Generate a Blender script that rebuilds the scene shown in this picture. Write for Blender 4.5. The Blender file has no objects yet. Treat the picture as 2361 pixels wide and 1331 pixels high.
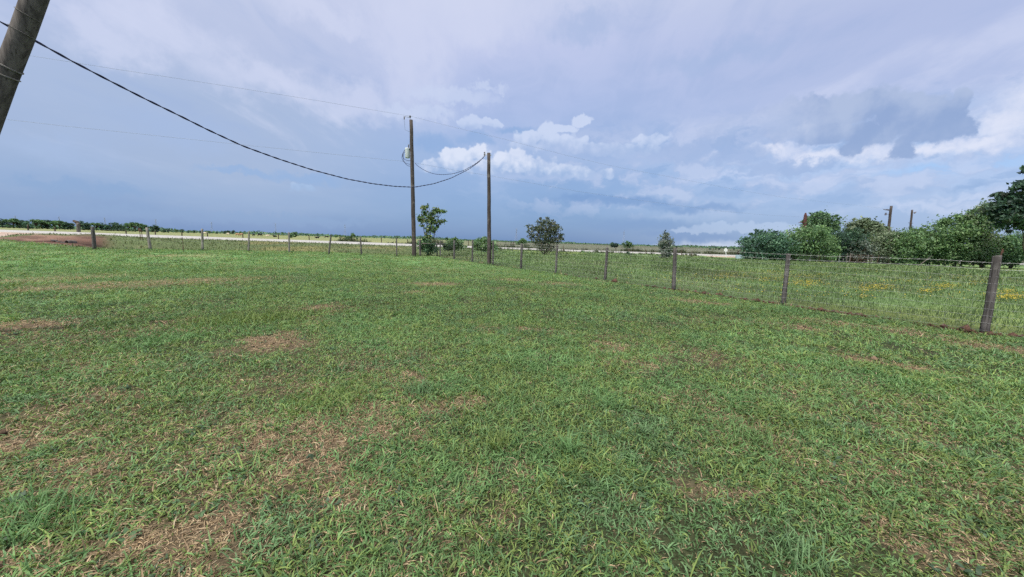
import bpy, math, random
import numpy as np
from mathutils import Vector, Matrix

scene = bpy.context.scene
COL = scene.collection
R = math.radians

# ------------------------------------------------------------------ camera
EYE = 1.45
F_PX, CX, CY = 852.0, 1180.5, 665.5            # photograph: 2361 x 1331
PITCH = math.atan((CY - 557.0) / F_PX)
ROLL = 0.030
fw = np.array([0, math.cos(PITCH), -math.sin(PITCH)])
up0 = np.array([0, math.sin(PITCH), math.cos(PITCH)])
r0 = np.array([1.0, 0, 0])
RT = r0 * math.cos(ROLL) + up0 * math.sin(ROLL)
UP = up0 * math.cos(ROLL) - r0 * math.sin(ROLL)
cam = bpy.data.cameras.new('camera')
cam.sensor_width = 36.0
cam.lens = 36.0 * F_PX / 2361.0
cam.clip_start = 0.05
cam.clip_end = 20000
cam_o = bpy.data.objects.new('camera', cam)
COL.objects.link(cam_o)
m = Matrix(((RT[0], UP[0], -fw[0], 0), (RT[1], UP[1], -fw[1], 0), (RT[2], UP[2], -fw[2], EYE), (0, 0, 0, 1)))
cam_o.matrix_world = m
scene.camera = cam_o
scene.render.resolution_x, scene.render.resolution_y = 1024, 577

def ray(px, py):
    return fw + RT * (px - CX) / F_PX + UP * (CY - py) / F_PX
def at(px, py, Y):
    d = ray(px, py)
    t = Y / d[1]
    return np.array([d[0] * t, Y, EYE + d[2] * t])
def proj(p):
    q = np.asarray(p, float) - np.array([0, 0, EYE])
    z = q @ fw
    return CX + F_PX * (q @ RT) / z, CY - F_PX * (q @ UP) / z

# ------------------------------------------------------------------ light and exposure
SUN_EL, SUN_AZ = R(56), R(215)                  # azimuth clockwise from +Y
EXPO = 1.62
scene.view_settings.view_transform = 'Standard'
scene.view_settings.look = 'None'
scene.view_settings.exposure = EXPO
scene.view_settings.gamma = 1.0
sun = bpy.data.lights.new('sun', 'SUN')
sun.energy = 1.5
sun.angle = R(10)
sun.color = (1.0, 0.95, 0.88)
sun_o = bpy.data.objects.new('sun', sun)
sd = Vector((math.sin(SUN_AZ) * math.cos(SUN_EL), math.cos(SUN_AZ) * math.cos(SUN_EL), math.sin(SUN_EL)))
sun_o.rotation_euler = sd.to_track_quat('Z', 'Y').to_euler()
sun_o.location = (0, -20, 60)
COL.objects.link(sun_o)

def lin(r, g, b):
    f = lambda c: (c / 255 / 12.92) if c / 255 <= .04045 else ((c / 255 + .055) / 1.055) ** 2.4
    return (f(r), f(g), f(b), 1.0)

# ------------------------------------------------------------------ node helper
class NT:
    def __init__(s, tree):
        s.t = tree
        s.n = tree.nodes
        s.l = tree.links
    def put(s, sock, v):
        if hasattr(v, 'is_output') or isinstance(v, bpy.types.NodeSocket):
            s.l.new(v, sock)
        elif v is not None:
            sock.default_value = v
    def math(s, op, a, b=None, clamp=False):
        n = s.n.new('ShaderNodeMath'); n.operation = op; n.use_clamp = clamp
        s.put(n.inputs[0], a)
        if b is not None: s.put(n.inputs[1], b)
        return n.outputs[0]
    def vm(s, op, a, b=None):
        n = s.n.new('ShaderNodeVectorMath'); n.operation = op
        s.put(n.inputs[0], a)
        if b is not None: s.put(n.inputs[1], b)
        return n.outputs['Value'] if op in ('LENGTH', 'DOT_PRODUCT') else n.outputs['Vector']
    def scale(s, a, f):
        n = s.n.new('ShaderNodeVectorMath'); n.operation = 'SCALE'
        s.put(n.inputs[0], a); s.put(n.inputs['Scale'], f)
        return n.outputs['Vector']
    def sep(s, v):
        n = s.n.new('ShaderNodeSeparateXYZ'); s.put(n.inputs[0], v); return n.outputs
    def comb(s, x, y, z=0.0):
        n = s.n.new('ShaderNodeCombineXYZ')
        s.put(n.inputs[0], x); s.put(n.inputs[1], y); s.put(n.inputs[2], z)
        return n.outputs[0]
    def noise(s, v, scale, detail=4, rough=.5, dist=0.0, color=False, dim='2D'):
        n = s.n.new('ShaderNodeTexNoise')
        n.noise_dimensions = dim
        if v is not None: s.put(n.inputs['Vector'], v)
        n.inputs['Scale'].default_value = scale
        n.inputs['Detail'].default_value = detail
        n.inputs['Roughness'].default_value = rough
        n.inputs['Distortion'].default_value = dist
        return n.outputs['Color' if color else 'Fac']
    def voro(s, v, scale, smooth=.4):
        n = s.n.new('ShaderNodeTexVoronoi')
        n.feature = 'SMOOTH_F1'
        n.voronoi_dimensions = '2D'
        s.put(n.inputs['Vector'], v)
        n.inputs['Scale'].default_value = scale
        n.inputs['Smoothness'].default_value = smooth
        return n.outputs['Distance']
    def mr(s, v, a, b, c=0.0, d=1.0, kind='SMOOTHSTEP'):
        n = s.n.new('ShaderNodeMapRange'); n.interpolation_type = kind; n.clamp = True if kind == 'LINEAR' else True
        s.put(n.inputs[0], v); s.put(n.inputs[1], a); s.put(n.inputs[2], b); s.put(n.inputs[3], c); s.put(n.inputs[4], d)
        return n.outputs[0]
    def mix(s, f, a, b, blend='MIX'):
        n = s.n.new('ShaderNodeMix'); n.data_type = 'RGBA'; n.blend_type = blend
        s.put(n.inputs['Factor'], f)
        s.put(n.inputs[6], a); s.put(n.inputs[7], b)
        return n.outputs[2]
    def ramp(s, f, stops, kind='EASE'):
        n = s.n.new('ShaderNodeValToRGB'); n.color_ramp.interpolation = kind
        e = n.color_ramp.elements
        while len(e) < len(stops): e.new(1.0)
        for i, (p, c) in enumerate(stops):
            e[i].position = p; e[i].color = c
        s.put(n.inputs[0], f)
        return n.outputs[0]
    def attr(s, name):
        n = s.n.new('ShaderNodeAttribute'); n.attribute_name = name
        return n

# ------------------------------------------------------------------ world: daylight sky with a stormy cloud deck
world = bpy.data.worlds.new('World')
scene.world = world
world.use_nodes = True
world.cycles.sampling_method = 'NONE'       # a smooth overcast sky needs no importance map
world.node_tree.nodes.clear()
W = NT(world.node_tree)
tc = W.n.new('ShaderNodeTexCoord').outputs['Generated']
D = W.vm('NORMALIZE', tc)
dx, dy, dz = W.sep(D)
deg = 180 / math.pi / 10                        # sky coordinates in tens of degrees: (azimuth, elevation)
U = W.math('MULTIPLY', W.math('ARCTAN2', dx, dy), deg)
V = W.math('MULTIPLY', W.math('ARCSINE', dz), deg)
P = W.comb(U, V)
def uv(px, py):
    d = ray(px, py)
    return math.atan2(d[0], d[1]) * deg, math.atan2(d[2], math.hypot(d[0], d[1])) * deg
# warps shared by the cloud groups
wn = W.noise(P, 1.6, 4, .58, color=True)
w1 = W.scale(W.vm('SUBTRACT', wn, (.5, .5, .5)), 1.0)
wf = W.scale(W.vm('SUBTRACT', W.noise(P, 6.5, 4, .62, color=True), (.5, .5, .5)), 1.0)
def warped(a, b):
    return W.vm('ADD', P, W.vm('ADD', W.vm('MULTIPLY', w1, (a, a * .6, 0)), W.vm('MULTIPLY', wf, (b, b * .8, 0))))
def blobs(ells, vec):
    best = None
    for (px, py, rx, ry) in ells:
        u, v = uv(px, py)
        ru = abs(uv(px + rx, py)[0] - uv(px - rx, py)[0]) / 2
        rv = abs(uv(px, py + ry)[1] - uv(px, py - ry)[1]) / 2
        q = W.vm('MULTIPLY', W.vm('SUBTRACT', vec, (u, v, 0)), (1 / ru, 1 / rv, 0))
        e = W.math('SUBTRACT', 1.0, W.vm('LENGTH', q))
        best = e if best is None else W.math('MAXIMUM', best, e)
    return best
# base deck: three elevation gradients blended round the horizon
Vn = W.math('DIVIDE', W.math('ADD', V, W.math('MULTIPLY', W.math('SUBTRACT', W.noise(W.vm('MULTIPLY', P, (.35, 1.3, 1)), 1.3, 5, .55), .5), .55)), 9.0)
def column(stops):
    return W.ramp(Vn, [(max(0.0, v / 90.0), lin(*c)) for v, c in stops], 'LINEAR')
HI = [(38, (218, 224, 242)), (52, (310, 308, 306)), (90, (385, 380, 370))]
left = column([(0, (98, 138, 194)), (1.6, (107, 144, 198)), (4, (132, 160, 205)), (8, (152, 172, 208)), (14, (164, 182, 215)), (21, (184, 195, 226)), (28, (202, 209, 235))] + HI)
mid = column([(0, (80, 126, 184)), (3, (92, 136, 192)), (7, (122, 157, 206)), (12, (146, 174, 218)), (19, (172, 188, 228)), (26, (192, 201, 235))] + HI)
right = column([(0, (142, 172, 214)), (3, (134, 163, 209)), (7, (165, 188, 228)), (11, (170, 192, 230)), (16, (176, 189, 226)), (24, (177, 189, 226))] + HI)
base = W.mix(W.mr(U, -3.6, -.4), left, mid)
base = W.mix(W.mr(U, .6, 4.2), base, right)
# soft banks and streaks in the high deck, laid out on the cloud layer's own plane
inv = W.math('DIVIDE', 1.0, W.math('ADD', W.math('MAXIMUM', dz, 0.0), .16))
CP = W.comb(W.math('MULTIPLY', dx, inv), W.math('MULTIPLY', dy, inv))
CPs = W.vm('MULTIPLY', CP, (1.0, .55, 1))
s1 = W.noise(CPs, 1.5, 5, .58, .6)
s2 = W.noise(CPs, 5.0, 5, .6, 1.0)
deck = W.math('ADD', W.math('MULTIPLY', s1, .72), W.math('MULTIPLY', s2, .28))
up_f = W.mr(V, .3, 1.6)
base = W.mix(W.math('MULTIPLY', W.mr(deck, .5, .74), W.math('MULTIPLY', up_f, .46)), base, lin(218, 222, 244))
base = W.mix(W.math('MULTIPLY', W.mr(deck, .5, .3), W.math('MULTIPLY', up_f, .38)), base, lin(146, 170, 215))
def layer(base, ells, warp, soft, colour, amt, lo=-.1):
    e = blobs(ells, warped(*warp))
    return W.mix(W.math('MULTIPLY', W.mr(e, lo, lo + soft), amt), base, colour)
# bright veils high on the left and in the middle
base = layer(base, [(380, 70, 190, 90), (250, 90, 160, 70), (950, 120, 110, 230), (1090, 40, 200, 90), (640, 190, 260, 60), (760, 40, 170, 50), (820, 240, 170, 60)], (.9, .3), .9, lin(214, 219, 243), .62)
base = layer(base, [(1050, 228, 130, 26), (1130, 206, 40, 14), (960, 262, 90, 22)], (.5, .35), .7, lin(205, 216, 242), .6)
base = layer(base, [(120, 330, 220, 60), (420, 300, 200, 70), (1350, 60, 140, 50), (1650, 130, 220, 40)], (.9, .3), 1.0, lin(156, 179, 220), .5)
# slate bands low down
base = layer(base, [(200, 437, 210, 24), (60, 420, 120, 18), (300, 492, 420, 22), (640, 505, 320, 16)], (.5, .25), .8, lin(112, 150, 202), .75)
base = layer(base, [(700, 412, 130, 16), (560, 398, 120, 10), (1000, 330, 70, 26), (1100, 320, 60, 20), (1190, 300, 60, 14)], (.4, .2), .8, lin(128, 164, 214), .7)
base = layer(base, [(2010, 446, 220, 17), (1900, 470, 160, 14), (2250, 432, 130, 9), (1760, 440, 140, 16)], (.5, .2), .9, lin(140, 168, 214), .75)
base = layer(base, [(2150, 478, 180, 13), (2260, 455, 120, 11), (1930, 405, 130, 12), (1680, 410, 120, 14)], (.5, .2), .9, lin(196, 207, 237), .6)
# blue gaps on the right where the clear sky shows
gap = W.math('MULTIPLY', W.mr(blobs([(2290, 372, 150, 26), (2150, 392, 170, 20), (2361, 350, 90, 20)], warped(.3, .15)), .0, .8), .85)
base = W.mix(gap, base, lin(153, 192, 240))
vor = W.math('MULTIPLY', W.math('SUBTRACT', .42, W.voro(W.vm('ADD', P, W.scale(wf, .10)), 5.0)), .75)
vor2 = W.math('MULTIPLY', W.math('SUBTRACT', .42, W.voro(W.vm('ADD', P, W.scale(wf, .07)), 11.0)), .40)
puff = W.math('ADD', vor, vor2)
# broken middle-level cloud over the centre and right: lavender heaps with bluer gaps
mid_n = W.noise(W.vm('ADD', W.vm('MULTIPLY', warped(.25, .12), (1.0, 2.0, 0)), (3.1, 7.7, 0)), 1.9, 6, .56)
band = W.math('MULTIPLY', W.mr(V, .25, .75), W.math('SUBTRACT', 1.0, W.mr(V, 1.25, 1.9)))
band = W.math('MULTIPLY', band, W.mr(U, -.6, .9))
mid_m = W.mr(W.math('ADD', mid_n, W.math('MULTIPLY', puff, .10)), .46, .58)
base = W.mix(W.math('MULTIPLY', W.math('MULTIPLY', band, mid_m), .62), base, W.mix(W.mr(mid_n, .50, .66), lin(158, 177, 217), lin(190, 200, 230)))
base = W.mix(W.math('MULTIPLY', W.math('MULTIPLY', band, W.mr(mid_n, .47, .36)), .5), base, lin(118, 155, 207))
# white sunlit cloud seen through the gap on the right
billow = W.math('MULTIPLY', W.math('SUBTRACT', W.noise(P, 5.5, 6, .62), .5), 1.0)
e = W.math('ADD', blobs([(2361, 250, 130, 75), (2285, 322, 120, 32), (2160, 343, 120, 26), (2010, 350, 110, 32), (1900, 356, 100, 23), (1780, 345, 80, 16), (1638, 358, 24, 13), (1853, 289, 28, 14), (1985, 255, 16, 26)], warped(.4, .3)), W.math('MULTIPLY', billow, .7))
base = W.mix(W.math('MULTIPLY', W.mr(e, -.2, .85), .8), base, W.mix(W.mr(W.noise(P, 3.2, 6, .6), .35, .65), lin(210, 217, 240), lin(232, 233, 247)))
# the dark ragged cloud in front of it
dk = blobs([(1991, 248, 80, 46), (2075, 262, 112, 48), (2203, 232, 34, 27), (2172, 256, 50, 32), (2216, 289, 44, 24), (2150, 296, 84, 34), (1996, 310, 74, 38), (1962, 340, 36, 24), (2085, 335, 42, 30), (2100, 352, 30, 22), (1850, 268, 130, 50), (1740, 295, 150, 46), (1880, 308, 84, 28)], warped(.26, .16))
e = W.math('ADD', dk, W.math('ADD', W.math('MULTIPLY', billow, .62), W.math('MULTIPLY', puff, .42)))
v_dk = W.mr(V, uv(2080, 350)[1], uv(2080, 225)[1], 0.0, 1.0, 'LINEAR')
shade = W.math('ADD', W.math('ADD', W.math('MULTIPLY', v_dk, .6), W.math('MULTIPLY', W.math('SUBTRACT', W.noise(W.vm('ADD', warped(.1, .05), (3, 1, 0)), 2.4, 5, .55), .5), 1.9)), W.math('MULTIPLY', puff, .25))
dark_c = W.mix(W.mr(shade, -.1, .8), lin(132, 156, 201), lin(170, 185, 217))
base = W.mix(W.math('MULTIPLY', W.math('MULTIPLY', W.mr(e, -.08, .28), .97), W.mr(U, 3.1, 4.0, .25, 1.0)), base, dark_c)
e = W.math('ADD', blobs([(1800, 386, 140, 24), (1690, 362, 110, 26), (1985, 428, 46, 11), (1560, 350, 120, 30)], warped(.4, .3)), W.math('MULTIPLY', billow, .6))
base = W.mix(W.math('MULTIPLY', W.mr(e, 0.0, .5), .75), base, lin(152, 174, 216))
base = layer(base, [(1450, 470, 190, 15), (1600, 480, 170, 13), (1340, 462, 90, 13), (1590, 541, 200, 17), (1480, 520, 200, 20)], (.45, .14), .9, lin(84, 130, 192), .75)
# cumulus heads over the middle
def cumulus(base, ells, hi, lo_c, warp=(.12, .12), amt=.95, vb=0.0, vt=1.0, cut=(-.04, .26)):
    e = W.math('ADD', W.math('ADD', blobs(ells, warped(*warp)), W.math('MULTIPLY', billow, .5)), W.math('MULTIPLY', puff, .8))
    sh = W.math('ADD', W.math('MULTIPLY', W.math('SUBTRACT', V, vb), 1 / (vt - vb)), W.math('ADD', W.math('MULTIPLY', billow, .8), W.math('MULTIPLY', puff, .5)))
    c = W.mix(W.mr(sh, .1, .85), lo_c, hi)
    fade = W.mr(sh, -.25, .35)
    return W.mix(W.math('MULTIPLY', W.math('MULTIPLY', W.mr(e, *cut), amt), fade), base, c)
v1 = lambda py: uv(1150, py)[1]
base = cumulus(base, [(1262, 300, 24, 24), (1222, 318, 42, 18), (1285, 330, 75, 22), (1336, 280, 26, 15), (1300, 298, 30, 10), (1205, 336, 45, 14), (1500, 322, 46, 16), (1450, 345, 90, 16), (1380, 345, 70, 18)], lin(207, 218, 243), lin(160, 182, 221), vb=v1(365), vt=v1(290), amt=.85)
base = cumulus(base, [(1082, 284, 30, 18), (1128, 284, 32, 10)], lin(203, 215, 242), lin(170, 190, 227), vb=v1(310), vt=v1(275), amt=.8)
base = cumulus(base, [(1060, 368, 58, 30), (1015, 376, 42, 20), (1098, 352, 32, 20), (985, 386, 40, 14), (1110, 384, 50, 20), (1182, 368, 48, 26), (1235, 384, 66, 22), (1305, 394, 70, 20), (1365, 402, 60, 14)], lin(224, 230, 247), lin(156, 180, 220), vb=v1(412), vt=v1(345))
base = layer(base, [(1300, 355, 150, 34), (1440, 370, 130, 34), (1230, 410, 170, 14)], (.3, .2), .9, lin(170, 187, 224), .55)
base = cumulus(base, [(705, 434, 32, 11), (660, 444, 50, 7), (560, 450, 60, 6)], lin(186, 205, 237), lin(146, 177, 220), vb=v1(465), vt=v1(430), amt=.75)
base = cumulus(base, [(1997, 412, 27, 11), (2060, 424, 37, 15)], lin(222, 226, 244), lin(190, 202, 232), vb=v1(432), vt=v1(405), amt=.85, warp=(.05, .06))
base = cumulus(base, [(1650, 526, 90, 13), (1590, 532, 50, 7), (1740, 524, 90, 14), (1830, 530, 90, 12)], lin(178, 198, 233), lin(140, 170, 216), vb=v1(560), vt=v1(512), amt=.5)
e = blobs([(1640, 568, 130, 14), (1740, 566, 130, 15), (1560, 571, 80, 8)], warped(.2, .10))
base = W.mix(W.math('MULTIPLY', W.mr(e, -.1, .9), .7), base, lin(208, 219, 241))
nish = W.n.new('ShaderNodeTexSky')
nish.sky_type = 'NISHITA'
nish.sun_disc = False
nish.sun_elevation = SUN_EL
nish.sun_rotation = SUN_AZ
base = W.mix(.10, base, lin(195, 197, 209))          # thin grey veil over everything
base = W.vm('MULTIPLY', base, W.comb(*[W.mr(dy, .1, -.6, 1.0, 1.5)] * 3))   # the side of the sky the sun is on
cloud10 = W.mix(1.0, base, (10 * 2 ** -EXPO,) * 3 + (1,), 'MULTIPLY')
for nd in W.n:
    if nd.type == 'MIX': nd.clamp_result = False
final = W.mix(.93, nish.outputs[0], cloud10)
bg = W.n.new('ShaderNodeBackground')
bg.inputs['Strength'].default_value = 0.1
W.l.new(final, bg.inputs['Color'])
wo = W.n.new('ShaderNodeOutputWorld')
W.l.new(bg.outputs[0], wo.inputs['Surface'])

scene.cycles.use_denoising = False
scene.cycles.max_bounces = 5
scene.cycles.diffuse_bounces = 3
scene.cycles.glossy_bounces = 2
scene.cycles.transmission_bounces = 3
scene.cycles.transparent_max_bounces = 4
scene.cycles.caustics_reflective = False
scene.cycles.caustics_refractive = False
scene.cycles.adaptive_threshold = 0.02

# ------------------------------------------------------------------ numpy helpers
def sstep(x, a, b):
    t = np.clip((np.asarray(x, float) - a) / (b - a), 0, 1)
    return t * t * (3 - 2 * t)
def vnoise(x, y, seed=0):
    x = np.asarray(x, float); y = np.asarray(y, float)
    xi = np.floor(x).astype(np.int64); yi = np.floor(y).astype(np.int64)
    fx = x - xi; fy = y - yi
    fx = fx * fx * (3 - 2 * fx); fy = fy * fy * (3 - 2 * fy)
    def h(a, b):
        n = (a * 374761393 + b * 668265263 + seed * 974634777) & 0x7fffffff
        n = ((n ^ (n >> 13)) * 1274126177) & 0x7fffffff
        n = (n ^ (n >> 16)) & 0xffff
        return n / 65535.0
    return (h(xi, yi) * (1 - fx) + h(xi + 1, yi) * fx) * (1 - fy) + (h(xi, yi + 1) * (1 - fx) + h(xi + 1, yi + 1) * fx) * fy
def fbm(x, y, seed=0, octv=4):
    s = 0; a = .5; t = 0
    for i in range(octv):
        s = s + a * vnoise(x * 2 ** i, y * 2 ** i, seed + i * 17); t += a; a *= .55
    return s / t

# ------------------------------------------------------------------ terrain
ROAD_M = .1807
ROAD_W = 7.4
def road_y(X): return 56.2 + ROAD_M * X
def road_z(X): return np.interp(X, [-400, -120, -62, -41, -28, -18, 9, 32, 65, 150, 500], [1.2, 1.0, .79, .57, .50, .42, .22, .10, -.05, -.2, -.3])
def road_x(X): return np.interp(X, [-62, -41, -20, 8, 100], [.15, .19, .16, .10, .10])
LAWN_PX = [-70, -41.5, -33, -27.5, -24.4, -19.8, -8.6, -5.0]
LAWN_PY = [38, 30, 26.3, 22.6, 22.4, 24.9, 29.4, 31.0]
def lawn_edge(X): return np.interp(X, LAWN_PX + [400], LAWN_PY + [31.0])
CORNER = np.array([-5.6, 29.6])
def terrain(X, Y, micro=True):
    X = np.asarray(X, float); Y = np.asarray(Y, float)
    lawn = .25 * sstep(Y, 7, 21) * sstep(-X, 1, 17)
    ye = lawn_edge(X); yn = road_y(X); zn = road_z(X) - .05; zf = zn + road_x(X)
    t = np.clip((Y - ye) / (yn - 1.0 - ye), 0, 1)
    dip = np.where(X < -4, .62 * sstep(-X, 3, 9) * (1 - sstep(-X, 31, 40)), 0) + .2 * sstep(X, -6, 2)
    pk = np.where(X < -4, .24, .72)
    bump = np.where(t < pk, sstep(t, 0, pk), 1 - sstep(t, pk, 1.0))
    ditch = lawn + (zn - lawn) * sstep(t, .15, 1) - dip * bump
    mound_ = np.exp(-((X + 44) / 6.0) ** 2 - ((Y - 37) / 5.0) ** 2)
    ditch = ditch + .52 * mound_ + .5 * mound_ * (fbm(X * .5, Y * .8, 65, 4) - .5)          # fill thrown up beside the driveway
    z = np.where(Y < ye, lawn, ditch)
    z = np.where(Y > yn - 1.0, zn, z)
    tr = np.clip((Y - yn) / ROAD_W, 0, 1)
    z = np.where(Y > yn, zn + (zf - zn) * tr, z)
    tf = sstep(Y, yn + ROAD_W + .8, yn + ROAD_W + 11)
    z = np.where(Y > yn + ROAD_W + .8, zf * (1 - tf) + 0.0 * tf, z)
    if micro:
        fade = 1 - sstep(np.hypot(X, Y), 150, 400)
        onroad = (1 - sstep(Y, yn - 3, yn - .5)) + sstep(Y, yn + ROAD_W + .5, yn + ROAD_W + 3)
        z = z + fade * np.clip(onroad, 0, 1) * (.05 * (fbm(X * .35, Y * .35, 5, 3) - .5) + .035 * (fbm(X * 1.6, Y * 1.6, 9, 3) - .5))
    return z
def tz(x, y): return float(terrain(np.array([x]), np.array([y]))[0])
GT = .8 * 1.012 ** np.arange(720)
def ground(px, py):
    d = ray(px, py)
    p = d[None] * GT[:, None]
    hit = np.nonzero(EYE + p[:, 2] < terrain(p[:, 0], p[:, 1]))[0]
    if len(hit) == 0:
        return np.array([p[-1, 0], p[-1, 1], 0.0])
    a, b = GT[max(hit[0] - 1, 0)], GT[hit[0]]
    for _ in range(2):
        t = np.linspace(a, b, 24); q = d[None] * t[:, None]
        h = np.nonzero(EYE + q[:, 2] < terrain(q[:, 0], q[:, 1]))[0]
        k = h[0] if len(h) else 23
        a, b = t[max(k - 1, 0)], t[k]
    p = d * b
    return np.array([p[0], p[1], tz(p[0], p[1])])
def stand(px, Y):
    X = (px - CX) * Y / F_PX
    for _ in range(8):
        z = tz(X, Y)
        X += (px - proj((X, Y, z))[0]) * Y / F_PX
    return np.array([X, Y, tz(X, Y)])
def top_z(px, py, Y): return at(px, py, Y)[2]
def at_plan(px, py, A, B):
    d = ray(px, py); mS = (B[1] - A[1]) / (B[0] - A[0])
    Y = (A[1] - mS * A[0]) / (1 - mS * d[0] / d[1])
    return at(px, py, Y)

# ------------------------------------------------------------------ mesh helpers
def np_mesh(name, V, faces, mat, cols=None, smooth=False, parent=None, loc=None):
    """faces: list of (n,k) index arrays"""
    me = bpy.data.meshes.new(name)
    V = np.asarray(V, np.float32)
    me.vertices.add(len(V)); me.vertices.foreach_set('co', V.ravel())
    idx = np.concatenate([f.ravel() for f in faces]).astype(np.int32)
    tot = np.concatenate([np.full(len(f), f.shape[1], np.int32) for f in faces])
    st = np.concatenate([[0], np.cumsum(tot)[:-1]]).astype(np.int32)
    me.loops.add(len(idx)); me.loops.foreach_set('vertex_index', idx)
    me.polygons.add(len(tot)); me.polygons.foreach_set('loop_start', st)
    try: me.polygons.foreach_set('loop_total', tot)
    except Exception: pass
    if smooth: me.polygons.foreach_set('use_smooth', np.ones(len(tot), bool))
    me.update(calc_edges=True)
    me.validate()
    if cols is not None:
        c = np.ones((len(V), 4), np.float32); c[:, :3] = cols
        a = me.attributes.new('col', 'FLOAT_COLOR', 'POINT'); a.data.foreach_set('color', c.ravel())
    me.materials.append(mat)
    o = bpy.data.objects.new(name, me); COL.objects.link(o)
    if parent is not None: o.parent = parent
    if loc is not None: o.location = loc
    return o

class MB:
    """collects tubes, boxes and quads (world coordinates), then links them as ONE mesh object"""
    def __init__(s): s.v = []; s.f = []; s.c = []
    def add(s, V, F, c=None):
        b = len(s.v)
        s.v += [tuple(map(float, p)) for p in V]
        s.f += [tuple(i + b for i in f) for f in F]
        s.c += [c or (1, 1, 1)] * len(V)
    def tube(s, pts, rad, n=8, cap=True, c=None, wob=0.0, rng=None):
        pts = [np.asarray(p, float) for p in pts]
        if np.isscalar(rad): rad = [rad] * len(pts)
        V = []; F = []
        prev = None
        for i, p in enumerate(pts):
            t = (pts[min(i + 1, len(pts) - 1)] - pts[max(i - 1, 0)])
            t = t / (np.linalg.norm(t) + 1e-12)
            if prev is None:
                a = np.array([1.0, 0, 0]) if abs(t[0]) < .8 else np.array([0, 1.0, 0])
            else: a = prev
            a = a - t * (a @ t); a /= np.linalg.norm(a) + 1e-12
            prev = a
            b = np.cross(t, a)
            for k in range(n):
                an = 2 * math.pi * k / n
                r = rad[i] * (1 + (rng.uniform(-wob, wob) if rng else 0))
                V.append(p + (a * math.cos(an) + b * math.sin(an)) * r)
        for i in range(len(pts) - 1):
            for k in range(n):
                F.append((i * n + k, i * n + (k + 1) % n, (i + 1) * n + (k + 1) % n, (i + 1) * n + k))
        if cap:
            F.append(tuple(range(n - 1, -1, -1))); F.append(tuple(range((len(pts) - 1) * n, len(pts) * n)))
        s.add(V, F, c)
    def box(s, c, sx, sy, sz, ax=None, col=None):
        ax = np.eye(3) if ax is None else np.asarray(ax)
        V = [np.asarray(c) + ax[0] * x * sx / 2 + ax[1] * y * sy / 2 + ax[2] * z * sz / 2 for x in (-1, 1) for y in (-1, 1) for z in (-1, 1)]
        s.add(V, [(0, 1, 3, 2), (4, 6, 7, 5), (0, 4, 5, 1), (2, 3, 7, 6), (0, 2, 6, 4), (1, 5, 7, 3)], col)
    def build(s, name, mat, parent=None, smooth=False, bevel=0):
        org = np.array(parent.matrix_world.translation) if False else (np.array(ORG.get(parent.name, (0, 0, 0))) if parent else np.zeros(3))
        me = bpy.data.meshes.new(name)
        me.from_pydata([tuple(np.array(p) - org) for p in s.v], [], s.f)
        a = me.attributes.new('col', 'FLOAT_COLOR', 'POINT')
        a.data.foreach_set('color', np.array([(c[0], c[1], c[2], 1) for c in s.c], np.float32).ravel())
        if smooth:
            me.polygons.foreach_set('use_smooth', np.ones(len(me.polygons), bool))
        me.materials.append(mat)
        o = bpy.data.objects.new(name, me); COL.objects.link(o)
        if parent: o.parent = parent; ORG[o.name] = tuple(org)
        if bevel:
            bm_ = o.modifiers.new('bevel', 'BEVEL'); bm_.width = bevel; bm_.segments = 2
        return o
ORG = {}
def tag(o, label=None, cat=None, group=None, kind=None):
    if label: o['label'] = label
    if cat: o['category'] = cat
    if group: o['group'] = group
    if kind: o['kind'] = kind
    return o
def thing(name, label, cat, loc, group=None):
    o = bpy.data.objects.new(name, None); COL.objects.link(o)
    o.location = tuple(map(float, loc)); o.empty_display_size = .2
    ORG[o.name] = tuple(map(float, loc))
    return tag(o, label, cat, group)
def copy_tree(o, parent=None):
    c = o.copy(); COL.objects.link(c)
    if parent is not None: c.parent = parent
    for ch in [x for x in scene.objects if x.parent == o]: copy_tree(ch, c)
    return c

# ------------------------------------------------------------------ materials
def new_mat(name, rough=.8, spec=.2):
    mt = bpy.data.materials.new(name); mt.use_nodes = True
    N = NT(mt.node_tree)
    b = N.n['Principled BSDF']
    b.inputs['Roughness'].default_value = rough
    b.inputs['Specular IOR Level'].default_value = spec
    return mt, N, b
def leaf_mat(name, trans=.35, rough=.55, spec=.25):
    mt, N, b = new_mat(name, rough, spec)
    c = N.attr('col').outputs['Color']
    pos = N.n.new('ShaderNodeNewGeometry').outputs['Position']
    v = N.mr(N.noise(pos, 9.0, 2, .5, dim='3D'), .25, .75, .78, 1.22)
    cc = N.mix(1.0, c, N.comb(v, v, v), 'MULTIPLY')
    N.put(b.inputs['Base Color'], cc)
    tr = N.n.new('ShaderNodeBsdfTranslucent')
    N.put(tr.inputs['Color'], N.mix(1.0, cc, (1.0, 1.1, .68, 1), 'MULTIPLY'))
    mx = N.n.new('ShaderNodeMixShader'); mx.inputs[0].default_value = trans
    N.l.new(b.outputs[0], mx.inputs[1]); N.l.new(tr.outputs[0], mx.inputs[2])
    N.l.new(mx.outputs[0], N.n['Material Output'].inputs['Surface'])
    return mt
M = {}
M['grass'] = leaf_mat('grass_blade', .3)
M['leaf'] = leaf_mat('leaf', .3)
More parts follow.
